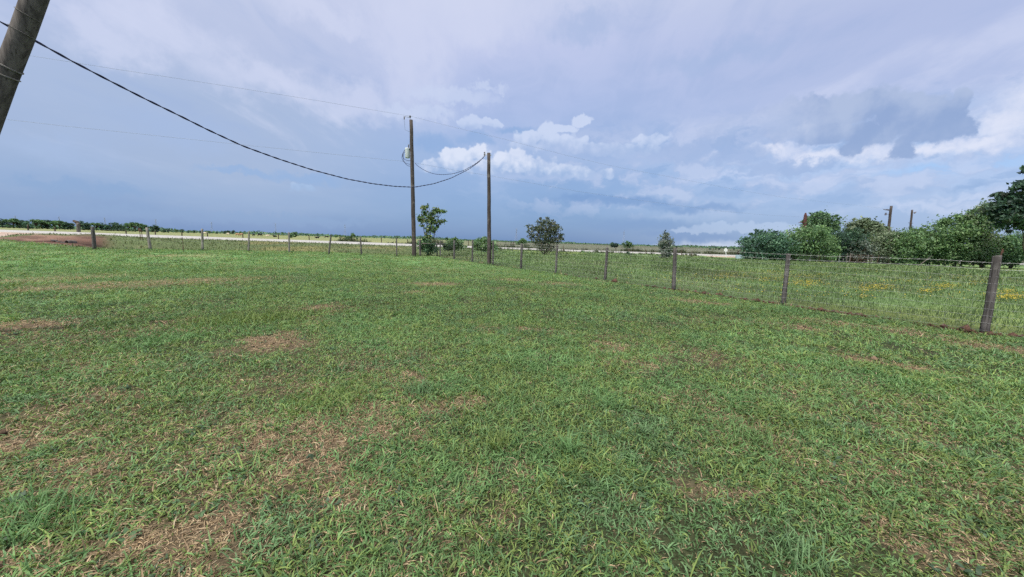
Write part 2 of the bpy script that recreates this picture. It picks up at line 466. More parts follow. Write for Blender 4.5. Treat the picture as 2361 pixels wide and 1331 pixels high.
def wood_mat(name, c1, c2, c3, sc=1.0):
    mt, N, b = new_mat(name, .9, .1)
    pos = N.n.new('ShaderNodeTexCoord').outputs['Object']
    st = N.vm('MULTIPLY', pos, (22 * sc, 22 * sc, 1.6 * sc))
    n1 = N.noise(st, 1.0, 6, .6, dim='3D')
    n2 = N.noise(pos, 3.0 * sc, 5, .6, dim='3D')
    c = N.mix(N.mr(n1, .35, .65), c1, c2)
    c = N.mix(N.mr(n2, .52, .72), c, c3)
    cr = N.mr(N.noise(N.vm('MULTIPLY', pos, (60 * sc, 60 * sc, 1.2 * sc)), 1.0, 3, .5, dim='3D'), .60, .68)
    c = N.mix(N.math('MULTIPLY', cr, .7), c, (.03, .025, .02, 1))
    N.put(b.inputs['Base Color'], c)
    bp = N.n.new('ShaderNodeBump'); bp.inputs['Strength'].default_value = .6; bp.inputs['Distance'].default_value = .02
    N.put(bp.inputs['Height'], n1); N.l.new(bp.outputs[0], b.inputs['Normal'])
    return mt
M['post'] = wood_mat('weathered_post_wood', lin(98, 94, 91), lin(64, 61, 59), lin(116, 113, 108))
M['pale_post'] = wood_mat('pale_bleached_post_wood', lin(136, 131, 122), lin(104, 99, 92), lin(156, 151, 142))
M['pole'] = wood_mat('pole_wood', lin(84, 77, 73), lin(56, 51, 48), lin(104, 98, 93))
M['grey_pole'] = wood_mat('grey_pole_wood', lin(108, 102, 97), lin(76, 71, 68), lin(128, 121, 113), .8)
M['red_wood'] = wood_mat('red_brown_wood', lin(92, 62, 58), lin(66, 44, 42), lin(104, 76, 70))
M['bark'] = wood_mat('bark', lin(92, 80, 68), lin(60, 51, 44), lin(112, 102, 92))
def plain(name, c, rough=.6, spec=.3, metal=0.0, var=.25, sc=8.0):
    mt, N, b = new_mat(name, rough, spec)
    pos = N.n.new('ShaderNodeTexCoord').outputs['Object']
    v = N.mr(N.noise(pos, sc, 5, .6, dim='3D'), .3, .7, 1 - var, 1 + var * .5)
    N.put(b.inputs['Base Color'], N.mix(1.0, c, N.comb(v, v, v), 'MULTIPLY'))
    b.inputs['Metallic'].default_value = metal
    return mt
M['galv'] = plain('galvanised_wire', lin(168, 168, 166), .5, .4, .2)
M['dull'] = plain('dull_band_wire', lin(118, 114, 108), .7, .2)
M['steel'] = plain('hazed_galvanised_steel', lin(150, 160, 176), .6, .3, .2)  # distance haze put into the base colour: paler and bluer
M['rust'] = plain('rusty_steel', lin(86, 64, 52), .85, .2, .1, .4, 20)
M['cable'] = plain('black_cable_sheath', lin(28, 32, 66), .5, .4)
M['wire'] = plain('aluminium_line_wire', lin(128, 134, 148), .5, .4, .2)
M['can'] = plain('grey_painted_tank', lin(196, 200, 200), .45, .4, 0, .12, 3)
M['porcelain'] = plain('brown_porcelain', lin(92, 88, 92), .3, .5)
M['concrete'] = plain('broken_concrete', lin(96, 90, 86), .95, .1, 0, .5, 6)
M['white'] = plain('white_paint', lin(225, 225, 222), .6, .3, 0, .15)
M['trough'] = plain('pale_blue_plastic', lin(176, 196, 206), .5, .3, 0, .1)
M['hide_black'] = plain('black_cow_hide', lin(36, 32, 32), .8, .2)
M['hide_pale'] = plain('cream_cow_hide', lin(204, 188, 166), .85, .15)
M['hide_tan'] = plain('tan_cow_hide', lin(160, 124, 92), .85, .15)

# ------------------------------------------------------------------ where lawn, pasture, dirt and dry patches lie
rng = np.random.default_rng(11)
FA, FB = np.array([8.95, 6.86]), np.array([-5.75, 29.3])      # the long fence, near end to corner
FD = (FB - FA) / np.linalg.norm(FB - FA)
FN = np.array([-FD[1], FD[0]])                                  # points to the lawn
if FN @ (np.array([0, 3]) - FA) < 0: FN = -FN
def fence_d(X, Y): return (X - FA[0]) * FN[0] + (Y - FA[1]) * FN[1]      # > 0 on the lawn
def fence_s(X, Y): return (X - FA[0]) * FD[0] + (Y - FA[1]) * FD[1]
DRY = [(640, 790, 78, 30, 1.0), (30, 755, 60, 16, .8), (290, 765, 70, 9, .5), (740, 710, 38, 4, .8), (945, 875, 30, 13, .75), (1410, 800, 55, 10, .7), (1450, 830, 30, 8, .75),
       (1215, 758, 48, 6, .7), (2035, 835, 75, 12, .7), (1855, 757, 25, 8, .8), (1050, 940, 90, 34, .55), (1600, 915, 50, 25, .4), (40, 1020, 60, 34, .85), (620, 1100, 40, 30, .35),
       (290, 1250, 150, 60, .65), (120, 960, 70, 30, .5), (1465, 1125, 45, 22, .75), (1640, 1110, 60, 28, .55), (2130, 1240, 80, 60, .5), (2200, 1110, 120, 60, .35), (2310, 806, 70, 9, .62),
       (2085, 765, 60, 8, .58), (1905, 742, 70, 6, .5), (1610, 696, 60, 5, .65), (330, 655, 220, 9, .6), (1000, 655, 70, 5, .7), (960, 675, 40, 3, .6), (100, 645, 110, 7, .5), (1290, 655, 60, 4, .5),
       (1820, 850, 40, 8, .55), (1080, 760, 30, 6, .2), (470, 930, 120, 30, .22), (420, 590, 60, 3, .6), (1180, 645, 60, 3, .5), (400, 742, 40, 6, .5), (560, 1180, 100, 40, .25), (1880, 960, 60, 20, .35),
       (1560, 690, 60, 4, .5), (1760, 745, 40, 4, .55), (720, 745, 40, 6, .35), (1000, 1000, 60, 30, .4), (860, 1060, 80, 30, .2), (1120, 1290, 60, 40, .35), (1130, 1130, 60, 30, .3)]
SPOTS = []
for (px, py, rx, ry, a) in DRY:
    g0 = ground(px, py); g1 = ground(px, py - ry); g2 = ground(px, py + ry)
    dist = math.hypot(g0[0], g0[1])
    SPOTS.append((g0[0], g0[1], max(.08, rx * dist / 860), max(.08, math.hypot(*(g1 - g2)[:2]) / 2), a))
def spots(X, Y):
    out = np.zeros_like(X, float)
    wx = X + .75 * (fbm(X * 2.8, Y * 2.8, 31, 4) - .5); wy = Y + .75 * (fbm(X * 2.8, Y * 2.8, 37, 4) - .5)
    for (sx, sy, rt, rr, a) in SPOTS:
        dd = math.hypot(sx, sy); ux, uy = sx / dd, sy / dd
        e = np.hypot(((wx - sx) * ux + (wy - sy) * uy) / rr, ((wy - sy) * ux - (wx - sx) * uy) / rt)
        out = np.maximum(out, min(1, a * 1.2) * (1 - sstep(e, .4, 1.35)))
    return out
def dryness(X, Y):
    n = fbm(X * .55, Y * .55, 3, 4); n2 = fbm(X * 2.6, Y * 2.6, 4, 3)
    b = sstep(.62 * n + .38 * n2, .52, .74) * .55
    lowl = .46 * sstep(-X - .15 * Y, -.35, .9) * (1 - sstep(np.hypot(X, Y), 2.5, 6.5)) + .22 * sstep(X, 1.6, 4) * (1 - sstep(np.hypot(X, Y), 4, 8))
    lowl *= .5 + sstep(n2, .3, .7)
    far = .10 * sstep(Y, 9, 20)
    n3 = vnoise(X * 6.5, Y * 6.5, 14) * .6 + vnoise(X * 14, Y * 14, 15) * .4
    return np.clip(np.maximum(spots(X, Y) * (.35 + .5 * n2 + .5 * n3), (b * .62 + lowl + far * n) * (.35 + 1.25 * n3)), 0, 1)
def fence_dirt(X, Y):
    s = fence_s(X, Y); d = fence_d(X, Y)
    c = .12 * (fbm(s * .7, s * 0, 51, 3) - .5) + .03
    near = 1 - sstep(s, 1, 9)
    return (1 - sstep(np.abs(d - c), .04, .15 + .1 * vnoise(s * 1.3, 0 * s, 8))) * sstep(vnoise(s * .9, 0 * s + 3, 53), .3, .7) * (.15 + .95 * near) * (s > -6) * (s < 27)
# the bare bank of the driveway at the far left
def bank(X, Y):
    ex = np.hypot((X + 37.5) / 9.0, (Y - 31.5) / 9.0)
    return (1 - sstep(ex + .5 * (fbm(X * .35, Y * .35, 61, 3) - .5), .62, 1.0)) * sstep(Y - lawn_edge(X), -.6, .9) * sstep(-X - 1.10 * Y, -1.6, 1.0)
DRV_A, DRV_B = np.array([-41.8, 28.5]), np.array([-57.5, 46.2])
def drive(X, Y):
    d = DRV_B - DRV_A; d = d / np.linalg.norm(d); n = np.array([-d[1], d[0]])
    if n @ (np.array([-70, 30]) - DRV_A) < 0: n = -n
    q = (X - DRV_A[0]) * n[0] + (Y - DRV_A[1]) * n[1] + .5 * (fbm(X * .8, Y * .8, 71, 3) - .5)
    return sstep(q, -.3, .5) * (1 - sstep(q, 7, 9)) * sstep(Y, 24, 27)
GRN = np.array([[.100, .192, .068], [.124, .214, .074], [.156, .214, .060], [.080, .154, .054], [.122, .212, .092]])
DRYC = np.array([[.40, .30, .18], [.31, .225, .13], [.24, .165, .10], [.46, .37, .245], [.17, .112, .07]])

# ------------------------------------------------------------------ the ground sheet, out past the horizon
az = np.concatenate([np.linspace(-72, 72, 760), np.linspace(74, 286, 90)])
az = np.radians(az)
rr = [.12]
while rr[-1] < 9000: rr.append(rr[-1] * 1.0165 + .002)
rr = np.array(rr)
AZ, RRr = np.meshgrid(az, rr)
GX, GY = (RRr * np.sin(AZ)).ravel(), (RRr * np.cos(AZ)).ravel()
GZ = terrain(GX, GY)
na, nr = len(az), len(rr)
i = np.arange(nr - 1)[:, None]; j = np.arange(na)[None, :]
j2 = (j + 1) % na
Q = np.stack([i * na + j, (i + 1) * na + j, (i + 1) * na + j2, i * na + j2], -1).reshape(-1, 4)
cen = len(GX)
fan = np.stack([np.full(na, cen), np.arange(na), (np.arange(na) + 1) % na], -1)
V = np.column_stack([np.append(GX, 0), np.append(GY, 0), np.append(GZ, tz(0, 0))])
X, Y = V[:, 0], V[:, 1]
rad = np.hypot(X, Y)
dry = dryness(X, Y)
soil = np.array([.085, .058, .040]); thatch = np.array([.125, .096, .060]); under = np.array([.034, .040, .019])
fl = lambda t: t[:, None]
n1 = fbm(X * .13, Y * .13, 81, 4); n2 = fbm(X * 1.1, Y * 1.1, 82, 4)
col = under * (1 - fl(dry)) + (soil * .35 + thatch * .65) * fl(dry)
farlawn = np.array([.100, .195, .066]) * (.8 + .4 * fl(n2)) * (1 - .6 * fl(dry)) + np.array([.27, .20, .12]) * .6 * fl(dry)
col = col + (farlawn - col) * fl(sstep(rad, 9, 24))
is_past = (fence_d(X, Y) < 0) & (X > -6 - .2 * np.maximum(Y - 30, 0))
past = np.array([.115, .182, .068]) * (.75 + .5 * fl(n2)) + np.array([.05, .03, .0]) * fl(sstep(n1, .45, .7))
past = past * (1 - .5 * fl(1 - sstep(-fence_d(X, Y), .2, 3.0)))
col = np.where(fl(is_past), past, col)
beyond = (Y > lawn_edge(X)) & (X < -4.5) & (Y < road_y(X) - .2)
dit = np.array([.082, .108, .046]) * (.7 + .6 * fl(n2)) + np.array([.06, .03, .012]) * fl(sstep(n1, .5, .72))
col = np.where(fl(beyond), dit, col)
farf = Y > road_y(X) + ROAD_W - .2
strip = fbm(X * .004, Y * .03, 91, 4)
gf = np.array([.150, .175, .080]) + np.array([.05, .03, .01]) * fl(strip)
bf = np.array([.092, .098, .066]) * (.8 + .5 * fl(strip))
w = sstep(X / np.maximum(Y, 1), -.35, .05)
col = np.where(fl(farf), gf * (1 - fl(w)) + bf * fl(w), col)
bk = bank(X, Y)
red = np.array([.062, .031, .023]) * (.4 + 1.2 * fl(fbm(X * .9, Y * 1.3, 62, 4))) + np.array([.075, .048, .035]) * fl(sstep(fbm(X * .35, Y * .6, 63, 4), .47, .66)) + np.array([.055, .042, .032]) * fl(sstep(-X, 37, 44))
red = red * (1 - .45 * fl(sstep(X, -41, -37) * sstep(Y, 29, 32)))               # shade on the bank's right face, painted into the soil colour
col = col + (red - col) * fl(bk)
dv = drive(X, Y) * (Y < road_y(X) + .3)
grav = np.array([.29, .25, .22]) * (.85 + .3 * fl(n2)) + np.array([.05, -.01, -.03]) * fl(n1)
col = col + (grav - col) * fl(np.clip(dv, 0, 1))
fdm = fence_dirt(X, Y)
col = col + (np.array([.072, .043, .031]) * (.6 + .8 * fl(n2)) - col) * fl(fdm)
sh = (1 - sstep(np.abs(Y - road_y(X) + .2), .1, .7)) * (X > -70)
col = col + (np.array([.30, .27, .23]) - col) * fl(sh * .8)
# the pale lane that meets the road behind the paddock on the right
lane = (1 - sstep(np.abs(X - (33.5 + (Y - 55) * .35)) , 3.4, 4.6)) * sstep(Y, 57.5, 59) * (Y < road_y(X))
col = col + (np.array([.36, .27, .23]) - col) * fl(lane)
gm, N, b = new_mat('ground_soil_and_turf', .95, .1)
pos = N.n.new('ShaderNodeNewGeometry').outputs['Position']
c = N.attr('col').outputs['Color']
v = N.mr(N.noise(pos, 26.0, 4, .65, dim='3D'), .25, .75, .6, 1.4)
v2 = N.mr(N.noise(pos, 2.2, 4, .6, dim='3D'), .25, .75, .85, 1.15)
N.put(b.inputs['Base Color'], N.mix(1.0, N.mix(1.0, c, N.comb(v, v, v), 'MULTIPLY'), N.comb(v2, v2, v2), 'MULTIPLY'))
bp = N.n.new('ShaderNodeBump'); bp.inputs['Strength'].default_value = .7; bp.inputs['Distance'].default_value = .03
N.put(bp.inputs['Height'], N.noise(pos, 30.0, 4, .6, dim='3D')); N.l.new(bp.outputs[0], b.inputs['Normal'])
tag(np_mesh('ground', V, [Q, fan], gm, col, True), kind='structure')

# ------------------------------------------------------------------ the pale county road
rx = np.concatenate([np.linspace(-600, -120, 40), np.linspace(-118, 150, 200), np.linspace(160, 900, 40)])
ry = np.linspace(0, 1, 9)
XX, TT = np.meshgrid(rx, ry)
YY = road_y(XX) + ROAD_W * (.02 + .96 * TT)
ZZ = terrain(XX.ravel(), YY.ravel(), False).reshape(XX.shape) + .055
k, l = len(ry), len(rx)
i = np.arange(k - 1)[:, None]; j = np.arange(l - 1)[None, :]
Q = np.stack([i * l + j, i * l + j + 1, (i + 1) * l + j + 1, (i + 1) * l + j], -1).reshape(-1, 4)
edge = np.concatenate([np.arange(l), np.arange(l) + (k - 1) * l])
Vr = np.column_stack([XX.ravel(), YY.ravel(), ZZ.ravel()])
base_i = len(Vr)
low = Vr[edge] - np.array([0, 0, .25])
Vr = np.vstack([Vr, low])
j = np.arange(l - 1)
Q2 = np.stack([base_i + j, base_i + j + 1, j + 1, j], -1)
Q3 = np.stack([(k - 1) * l + j, (k - 1) * l + j + 1, base_i + l + j + 1, base_i + l + j], -1)
rm, N, b = new_mat('pale_worn_asphalt', .9, .15)
pos = N.n.new('ShaderNodeNewGeometry').outputs['Position']
v = N.mr(N.noise(N.vm('MULTIPLY', pos, (.25, 1.6, 1)), 1.0, 5, .6, dim='3D'), .3, .7, .86, 1.06)
N.put(b.inputs['Base Color'], N.mix(1.0, (.33, .32, .305, 1), N.comb(v, v, v), 'MULTIPLY'))
tag(np_mesh('road', Vr, [Q, Q2, Q3], rm, None, True), kind='structure')

# ------------------------------------------------------------------ grass blades
def blades(x, y, L, wd, head, e0, e1, cols, seg=3, zoff=-.004, twist=None):
    n = len(x)
    z = terrain(x, y) + zoff
    p = np.column_stack([x, y, z])
    dh = np.column_stack([np.cos(head), np.sin(head), np.zeros(n)])
    sh = np.column_stack([-np.sin(head), np.cos(head), np.zeros(n)])
    tw = np.zeros(n) if twist is None else twist
    side = sh * np.cos(tw)[:, None] + np.array([0, 0, 1.0]) * np.sin(tw)[:, None]
    prof = {3: [.75, 1.0, .72], 2: [.9, .85]}[seg]
    rows = []
    for k in range(seg):
        rows.append(p - side * (wd * prof[k] / 2)[:, None]); rows.append(p + side * (wd * prof[k] / 2)[:, None])
        e = e0 + (e1 - e0) * (k / (seg - 1) if seg > 1 else 0)
        p = p + (dh * np.cos(e)[:, None] + np.array([0, 0, 1.0]) * np.sin(e)[:, None]) * (L / seg)[:, None]
    rows.append(p)
    m_ = 2 * seg + 1
    V = np.stack(rows, 1).reshape(-1, 3)
    b0 = (np.arange(n) * m_)[:, None]
    qs = [b0 + np.array([[2 * k, 2 * k + 1, 2 * k + 3, 2 * k + 2]]) for k in range(seg - 1)]
    Qd = np.concatenate(qs); T = b0 + np.array([[2 * seg - 2, 2 * seg - 1, 2 * seg]])
    return V, Qd, T, np.repeat(cols, m_, 0)
def sample(r0_, r1_, dens, amax=66):
    a = R(104 if r1_ <= 7 else (84 if r1_ <= 14 else (72 if r1_ <= 24 else amax)))
    n = int(dens * a * (r1_ ** 2 - r0_ ** 2))
    r = np.sqrt(rng.uniform(r0_ ** 2, r1_ ** 2, n)); t = rng.uniform(-a, a, n)
    return r * np.sin(t), r * np.cos(t)
def merge(parts):
    Vs, Qs, Ts, Cs = [], [], [], []; off = 0
    for (V, Qd, T, C) in parts:
        Vs.append(V); Qs.append(Qd + off); Ts.append(T + off); Cs.append(C); off += len(V)
    return np.concatenate(Vs), [np.concatenate(Qs), np.concatenate(Ts)], np.concatenate(Cs)
parts = []
# rosettes of short, sprawling blades
for (ra, rb, dens, kb, Lm, wm) in [(.35, 2.4, 1150, 9, .038, .0070), (2.4, 4.2, 1050, 9, .039, .0072), (4.2, 7, 640, 9, .043, .0078), (7, 12, 260, 9, .052, .0094), (12, 20, 105, 9, .058, .0125), (20, 36, 40, 9, .066, .019), (36, 60, 8, 9, .09, .034)]:
    tx, ty = sample(ra, rb, dens)
    kp = (fence_d(tx, ty) > .05) & (ty < lawn_edge(tx) + .8)
    tx, ty = tx[kp], ty[kp]
    sp = spots(tx, ty); dr = dryness(tx, ty); fd = fence_dirt(tx, ty)
    lush = fbm(tx * .9, ty * .9, 41, 4)
    kp = rng.random(len(tx)) > np.maximum(fd * .92, .45 * sstep(lush, .5, .28) + .25 * sp)
    tx, ty, dr, lush, sp = tx[kp], ty[kp], dr[kp], lush[kp], sp[kp]
    n = len(tx)
    tall = sstep(fbm(tx * 1.3, ty * 1.3, 45, 3), .5, .75)
    isdry = rng.random((n, kb)) < np.minimum(dr * 1.05, .90)[:, None] + .08
    hue = fbm(tx * 1.7, ty * 1.7, 47, 3)
    gi = np.clip((hue * 6.5 - 1.0 + rng.normal(0, .8, n)), 0, 4).astype(int)
    bx = (tx[:, None] + rng.normal(0, .022, (n, kb)) * (1 + ra * .12)).ravel()
    by = (ty[:, None] + rng.normal(0, .022, (n, kb)) * (1 + ra * .12)).ravel()
    hd = (rng.uniform(0, 6.28, n)[:, None] + np.arange(kb)[None] * 6.28 / kb + rng.normal(0, .45, (n, kb))).ravel()
    isd = isdry.ravel()
    scale = (.72 + .55 * lush + .5 * tall)[:, None] * np.ones((1, kb))
    L = Lm * scale.ravel() * rng.lognormal(-.03, .42, n * kb)
    L = np.where(isd, L * .95, L)
    e0 = np.where(isd, rng.uniform(R(5), R(50), n * kb), rng.uniform(R(25), R(80), n * kb))
    e1 = np.where(isd, rng.uniform(R(-35), R(10), n * kb), rng.uniform(R(-40), R(35), n * kb))
    wd = wm * rng.uniform(.65, 1.3, n * kb) * np.where(isd, .7, 1)
    gc = GRN[np.repeat(gi, kb)] * rng.uniform(.72, 1.28, (n * kb, 1)) * np.repeat(.74 + .62 * fbm(tx * .5, ty * .5, 57, 4), kb)[:, None]
    di = rng.choice(5, n * kb, p=[.24, .26, .24, .10, .16])
    dc = DRYC[di] * rng.uniform(.75, 1.2, (n * kb, 1))
    st = np.repeat(sstep(sp, .5, .9), kb)[:, None]
    dc = dc * (1 - .45 * st) + DRYC[0] * 1.08 * .45 * st
    parts.append(blades(bx, by, L, wd, hd, e0, e1, np.where(isd[:, None], dc, gc), twist=rng.normal(0, .5, n * kb)))
# a few tall clumps that the mower missed
CL = [(585, 738, 105, 12, .17, 620, 2), (1310, 1045, 20, 14, .15, 60, 0), (960, 905, 40, 14, .12, 90, 4), (1150, 1030, 26, 16, .16, 50, 2), (1830, 725, 60, 5, .12, 120, 3), (240, 705, 60, 5, .12, 160, 3), (1540, 738, 30, 5, .12, 90, 3), (760, 925, 90, 30, .11, 240, 2), (2060, 740, 40, 6, .12, 90, 3), (1400, 935, 40, 16, .12, 100, 0), (60, 1205, 70, 60, .12, 170, 0), (1850, 1290, 60, 40, .10, 120, 4), (870, 715, 60, 4, .10, 120, 3), (1720, 1010, 50, 20, .11, 110, 1)]
for (px, py, rx_, ry_, h_, n, gi) in CL:
    g0 = ground(px, py); g1 = ground(px, py - ry_); g2 = ground(px, py + ry_)
    dd = math.hypot(g0[0], g0[1]); ux, uy = g0[0] / dd, g0[1] / dd
    n *= 2
    q = rng.normal(0, .55, (n, 2)); a_ = rx_ * dd / 860; b_ = math.hypot(*(g1 - g2)[:2]) / 2
    x = g0[0] + q[:, 0] * a_ * uy + q[:, 1] * b_ * ux; y = g0[1] - q[:, 0] * a_ * ux + q[:, 1] * b_ * uy
    parts.append(blades(x, y, h_ * rng.lognormal(-.1, .3, n), .0045 * (1 + dd * .06) * rng.uniform(.7, 1.3, n), rng.uniform(0, 6.28, n), rng.uniform(R(45), R(88), n), rng.uniform(R(-20), R(55), n), GRN[gi] * rng.uniform(.7, 1.25, (n, 1)), twist=rng.normal(0, .5, n)))
# fallen straw and dead runners between the living blades
for (ra, rb, dens, Lm, wm) in [(.35, 2.4, 2600, .027, .0034), (2.4, 4.5, 1900, .030, .0038), (4.5, 8, 850, .040, .0046), (8, 14, 280, .075, .008), (14, 24, 70, .09, .014), (24, 36, 18, .11, .024)]:
    x, y = sample(ra, rb, dens)
    kp = (fence_d(x, y) > -.1) & (y < lawn_edge(x)); x, y = x[kp], y[kp]
    kp = rng.random(len(x)) < .16 + 1.0 * dryness(x, y); x, y = x[kp], y[kp]
    n = len(x)
    parts.append(blades(x, y, Lm * rng.lognormal(0, .4, n), wm * rng.uniform(.6, 1.2, n), rng.uniform(0, 6.28, n), rng.uniform(R(0), R(28), n), rng.uniform(R(-28), R(4), n), DRYC[rng.choice(5, n, p=[.2, .28, .24, .08, .2])] * rng.uniform(.7, 1.2, (n, 1)), zoff=.004))
# low broadleaf weeds: rosettes of short wide leaves
for (ra, rb, dens) in [(.7, 3, 26), (3, 7, 12), (7, 13, 4)]:
    x, y = sample(ra, rb, dens)
    kp = (fence_d(x, y) > .2) & (fbm(x * .8, y * .8, 49, 3) > .47); x, y = x[kp], y[kp]; n = len(x); kb = 8
    gi = rng.choice(3, n)
    wc = np.array([[.075, .135, .060], [.060, .100, .058], [.095, .150, .058]])[gi]
    hd = (rng.uniform(0, 6.28, n)[:, None] + np.arange(kb)[None] * 2.4).ravel()
    bx = (x[:, None] + rng.normal(0, .028, (n, kb))).ravel(); by = (y[:, None] + rng.normal(0, .028, (n, kb))).ravel()
    parts.append(blades(bx, by, np.repeat(.030 * rng.lognormal(0, .3, n), kb) * (1 + ra * .06), np.repeat(.013 * rng.lognormal(0, .2, n), kb) * (1 + ra * .06), hd, rng.uniform(R(15), R(60), n * kb), rng.uniform(R(-20), R(20), n * kb), np.repeat(wc, kb, 0) * rng.uniform(.8, 1.2, (n * kb, 1)), zoff=.006, twist=rng.normal(0, .3, n * kb)))
# uncut tufts round the posts
for s_ in (0, 3.3, 6.0, 8.5, 12.3, 16.1, 20.0, 22.3, 26.4):
    n = 90; x = FA[0] + FD[0] * s_ + rng.normal(0, .13, n); y = FA[1] + FD[1] * s_ + rng.normal(0, .13, n)
    parts.append(blades(x, y, .13 * rng.lognormal(0, .4, n), .006 + .0006 * s_ * rng.uniform(.7, 1.3, n), rng.uniform(0, 6.28, n), rng.uniform(R(50), R(88), n), rng.uniform(R(0), R(60), n), np.where(rng.random((n, 1)) < .35, DRYC[rng.integers(0, 5, n)], GRN[rng.integers(0, 4, n)]) * rng.uniform(.7, 1.2, (n, 1)), twist=rng.normal(0, .5, n)))
for (px, Y_) in [(218, 21.5), (347, 23.3), (467, 24.0), (573, 24.7), (667, 25.0), (758, 25.2), (833, 26.0), (915, 27.2), (955, 28.4), (1128, 22.3)]:
    w_ = stand(px, Y_); n = 60; x = w_[0] + rng.normal(0, .17, n); y = w_[1] + rng.normal(0, .15, n)
    parts.append(blades(x, y, .16 * rng.lognormal(0, .4, n), .016 * rng.uniform(.7, 1.3, n), rng.uniform(0, 6.28, n), rng.uniform(R(50), R(88), n), rng.uniform(R(0), R(60), n), GRN[rng.integers(0, 4, n)] * rng.uniform(.6, 1.1, (n, 1)), twist=rng.normal(0, .5, n)))
V, F, C = merge(parts)
print('lawn blades verts', len(V))
tag(np_mesh('lawn_grass', V, F, M['grass'], C), 'short patchy mown grass with straw coloured dry spots on the lawn', 'grass', kind='stuff')

# crumbs of soil along the fence line and in the barest spots
cx_, cy_ = [], []
n0 = 6500
s_ = rng.uniform(-4, 26, n0) ; d_ = rng.normal(.03, .16, n0)
x = FA[0] + FD[0] * s_ + FN[0] * d_; y = FA[1] + FD[1] * s_ + FN[1] * d_
x2, y2 = sample(.7, 9, 420); 
kp = spots(x2, y2) > .55
x = np.concatenate([x, x2[kp]]); y = np.concatenate([y, y2[kp]]); isf = np.arange(len(x)) < n0
kp = (~isf & (rng.random(len(x)) < .5)) | (rng.random(len(x)) < fence_dirt(x, y)); x, y, isf = x[kp], y[kp], isf[kp]; n = len(x)
sz = np.where(isf, .014, .006) * rng.lognormal(0, .5, n) * (1 + .05 * np.hypot(x, y))
ctr = np.column_stack([x, y, terrain(x, y) + sz * .35])
oct_ = np.array([[1, 0, 0], [-1, 0, 0], [0, 1, 0], [0, -1, 0], [0, 0, .8], [0, 0, -.8]])
Vv = (ctr[:, None, :] + (oct_[None] * rng.uniform(.6, 1.3, (n, 6, 1)) + rng.normal(0, .15, (n, 6, 3))) * sz[:, None, None]).reshape(-1, 3)
Tt = np.concatenate([(np.arange(n) * 6)[:, None] + np.array([t_]) for t_ in ((0, 2, 4), (2, 1, 4), (1, 3, 4), (3, 0, 4), (2, 0, 5), (1, 2, 5), (3, 1, 5), (0, 3, 5))])
cc_ = np.where(isf[:, None], np.array([[.075, .043, .031]]), np.array([[.13, .09, .06]])) * rng.uniform(.6, 1.35, (n, 1))
tag(np_mesh('soil_crumbs', Vv, [Tt], gm, np.repeat(cc_, 6, 0)), 'loose reddish brown soil crumbs along the fence line and bare spots', 'soil', kind='stuff')

# taller grass in the paddock beyond the long fence
parts = []
PG = np.array([[.122, .188, .076], [.146, .206, .080], [.098, .158, .066], [.166, .204, .092], [.150, .168, .096]])
for (ra, rb, dens, Lm, wm) in [(6, 11, 560, .125, .0065), (11, 17, 300, .14, .010), (17, 26, 150, .16, .017), (26, 40, 56, .20, .03), (40, 62, 20, .24, .055)]:
    x, y = sample(ra, rb, dens)
    d = fence_d(x, y)
    kp = (d < .12 - .1 * rng.random(len(x))) & (x > -6 - .2 * np.maximum(y - 30, 0)) & (y < road_y(x) - 2.0); x, y = x[kp], y[kp]
    d = fence_d(x, y)
    kp = rng.random(len(x)) > fence_dirt(x, y) * .95; x, y, d = x[kp], y[kp], d[kp]
    n = len(x)
    cl = fbm(x * .6, y * .6, 141, 4); hue = fbm(x * .28, y * .28, 143, 4)
    grow = (.35 + .65 * sstep(-d, .1, 2.2)) * (.55 + .9 * cl)
    gi = np.clip(hue * 7 - 1.4 + rng.normal(0, .8, n), 0, 4).astype(int)
    tw = cl > .56
    c_ = PG[gi] * rng.uniform(.7, 1.3, (n, 1)) * np.where(tw, .66, 1.0)[:, None]
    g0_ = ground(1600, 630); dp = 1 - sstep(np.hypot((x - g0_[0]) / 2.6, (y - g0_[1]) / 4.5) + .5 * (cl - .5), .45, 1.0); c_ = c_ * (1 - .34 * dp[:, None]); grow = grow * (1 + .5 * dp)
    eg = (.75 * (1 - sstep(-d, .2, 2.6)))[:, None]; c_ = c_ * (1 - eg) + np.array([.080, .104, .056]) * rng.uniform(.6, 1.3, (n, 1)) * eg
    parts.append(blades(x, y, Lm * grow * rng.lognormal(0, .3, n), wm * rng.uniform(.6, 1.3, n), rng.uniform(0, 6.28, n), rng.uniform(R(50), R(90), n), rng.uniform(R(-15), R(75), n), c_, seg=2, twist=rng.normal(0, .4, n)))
V, F, C = merge(parts)
print('paddock blades verts', len(V))
tag(np_mesh('paddock_grass', V, F, M['grass'], C), 'knee high green grass in the paddock beyond the long wire fence', 'grass', kind='stuff')

# yellow flowers in drifts
FL = [(1690, 637, 34, 5, 60), (1840, 640, 60, 4, 70), (1770, 648, 40, 3, 40), (1855, 655, 40, 5, 90), (1863, 663, 22, 3, 40), (2020, 665, 40, 6, 110), (1990, 672, 24, 4, 40), (2180, 663, 36, 6, 120), (2140, 676, 24, 3, 40), (2250, 655, 22, 5, 50), (2330, 690, 55, 6, 220), (2320, 676, 25, 4, 60), (1760, 628, 50, 3, 40), (1990, 690, 14, 4, 20), (2080, 650, 60, 5, 50), (1900, 636, 70, 4, 40), (1650, 645, 50, 5, 30), (2200, 640, 80, 5, 50)]
fx, fy = [], []
for (px, py, rx_, ry_, n) in FL:
    for k in range(int(n * 1.8)):
        g0 = ground(px + rng.normal(0, rx_ * .55), py + 4 + rng.normal(0, ry_ * .6)); fx.append(g0[0]); fy.append(g0[1])
for k in range(900):
    g0 = ground(rng.uniform(1420, 2400), rng.uniform(622, 705) - 4); fx.append(g0[0]); fy.append(g0[1])
x, y = np.array(fx), np.array(fy)
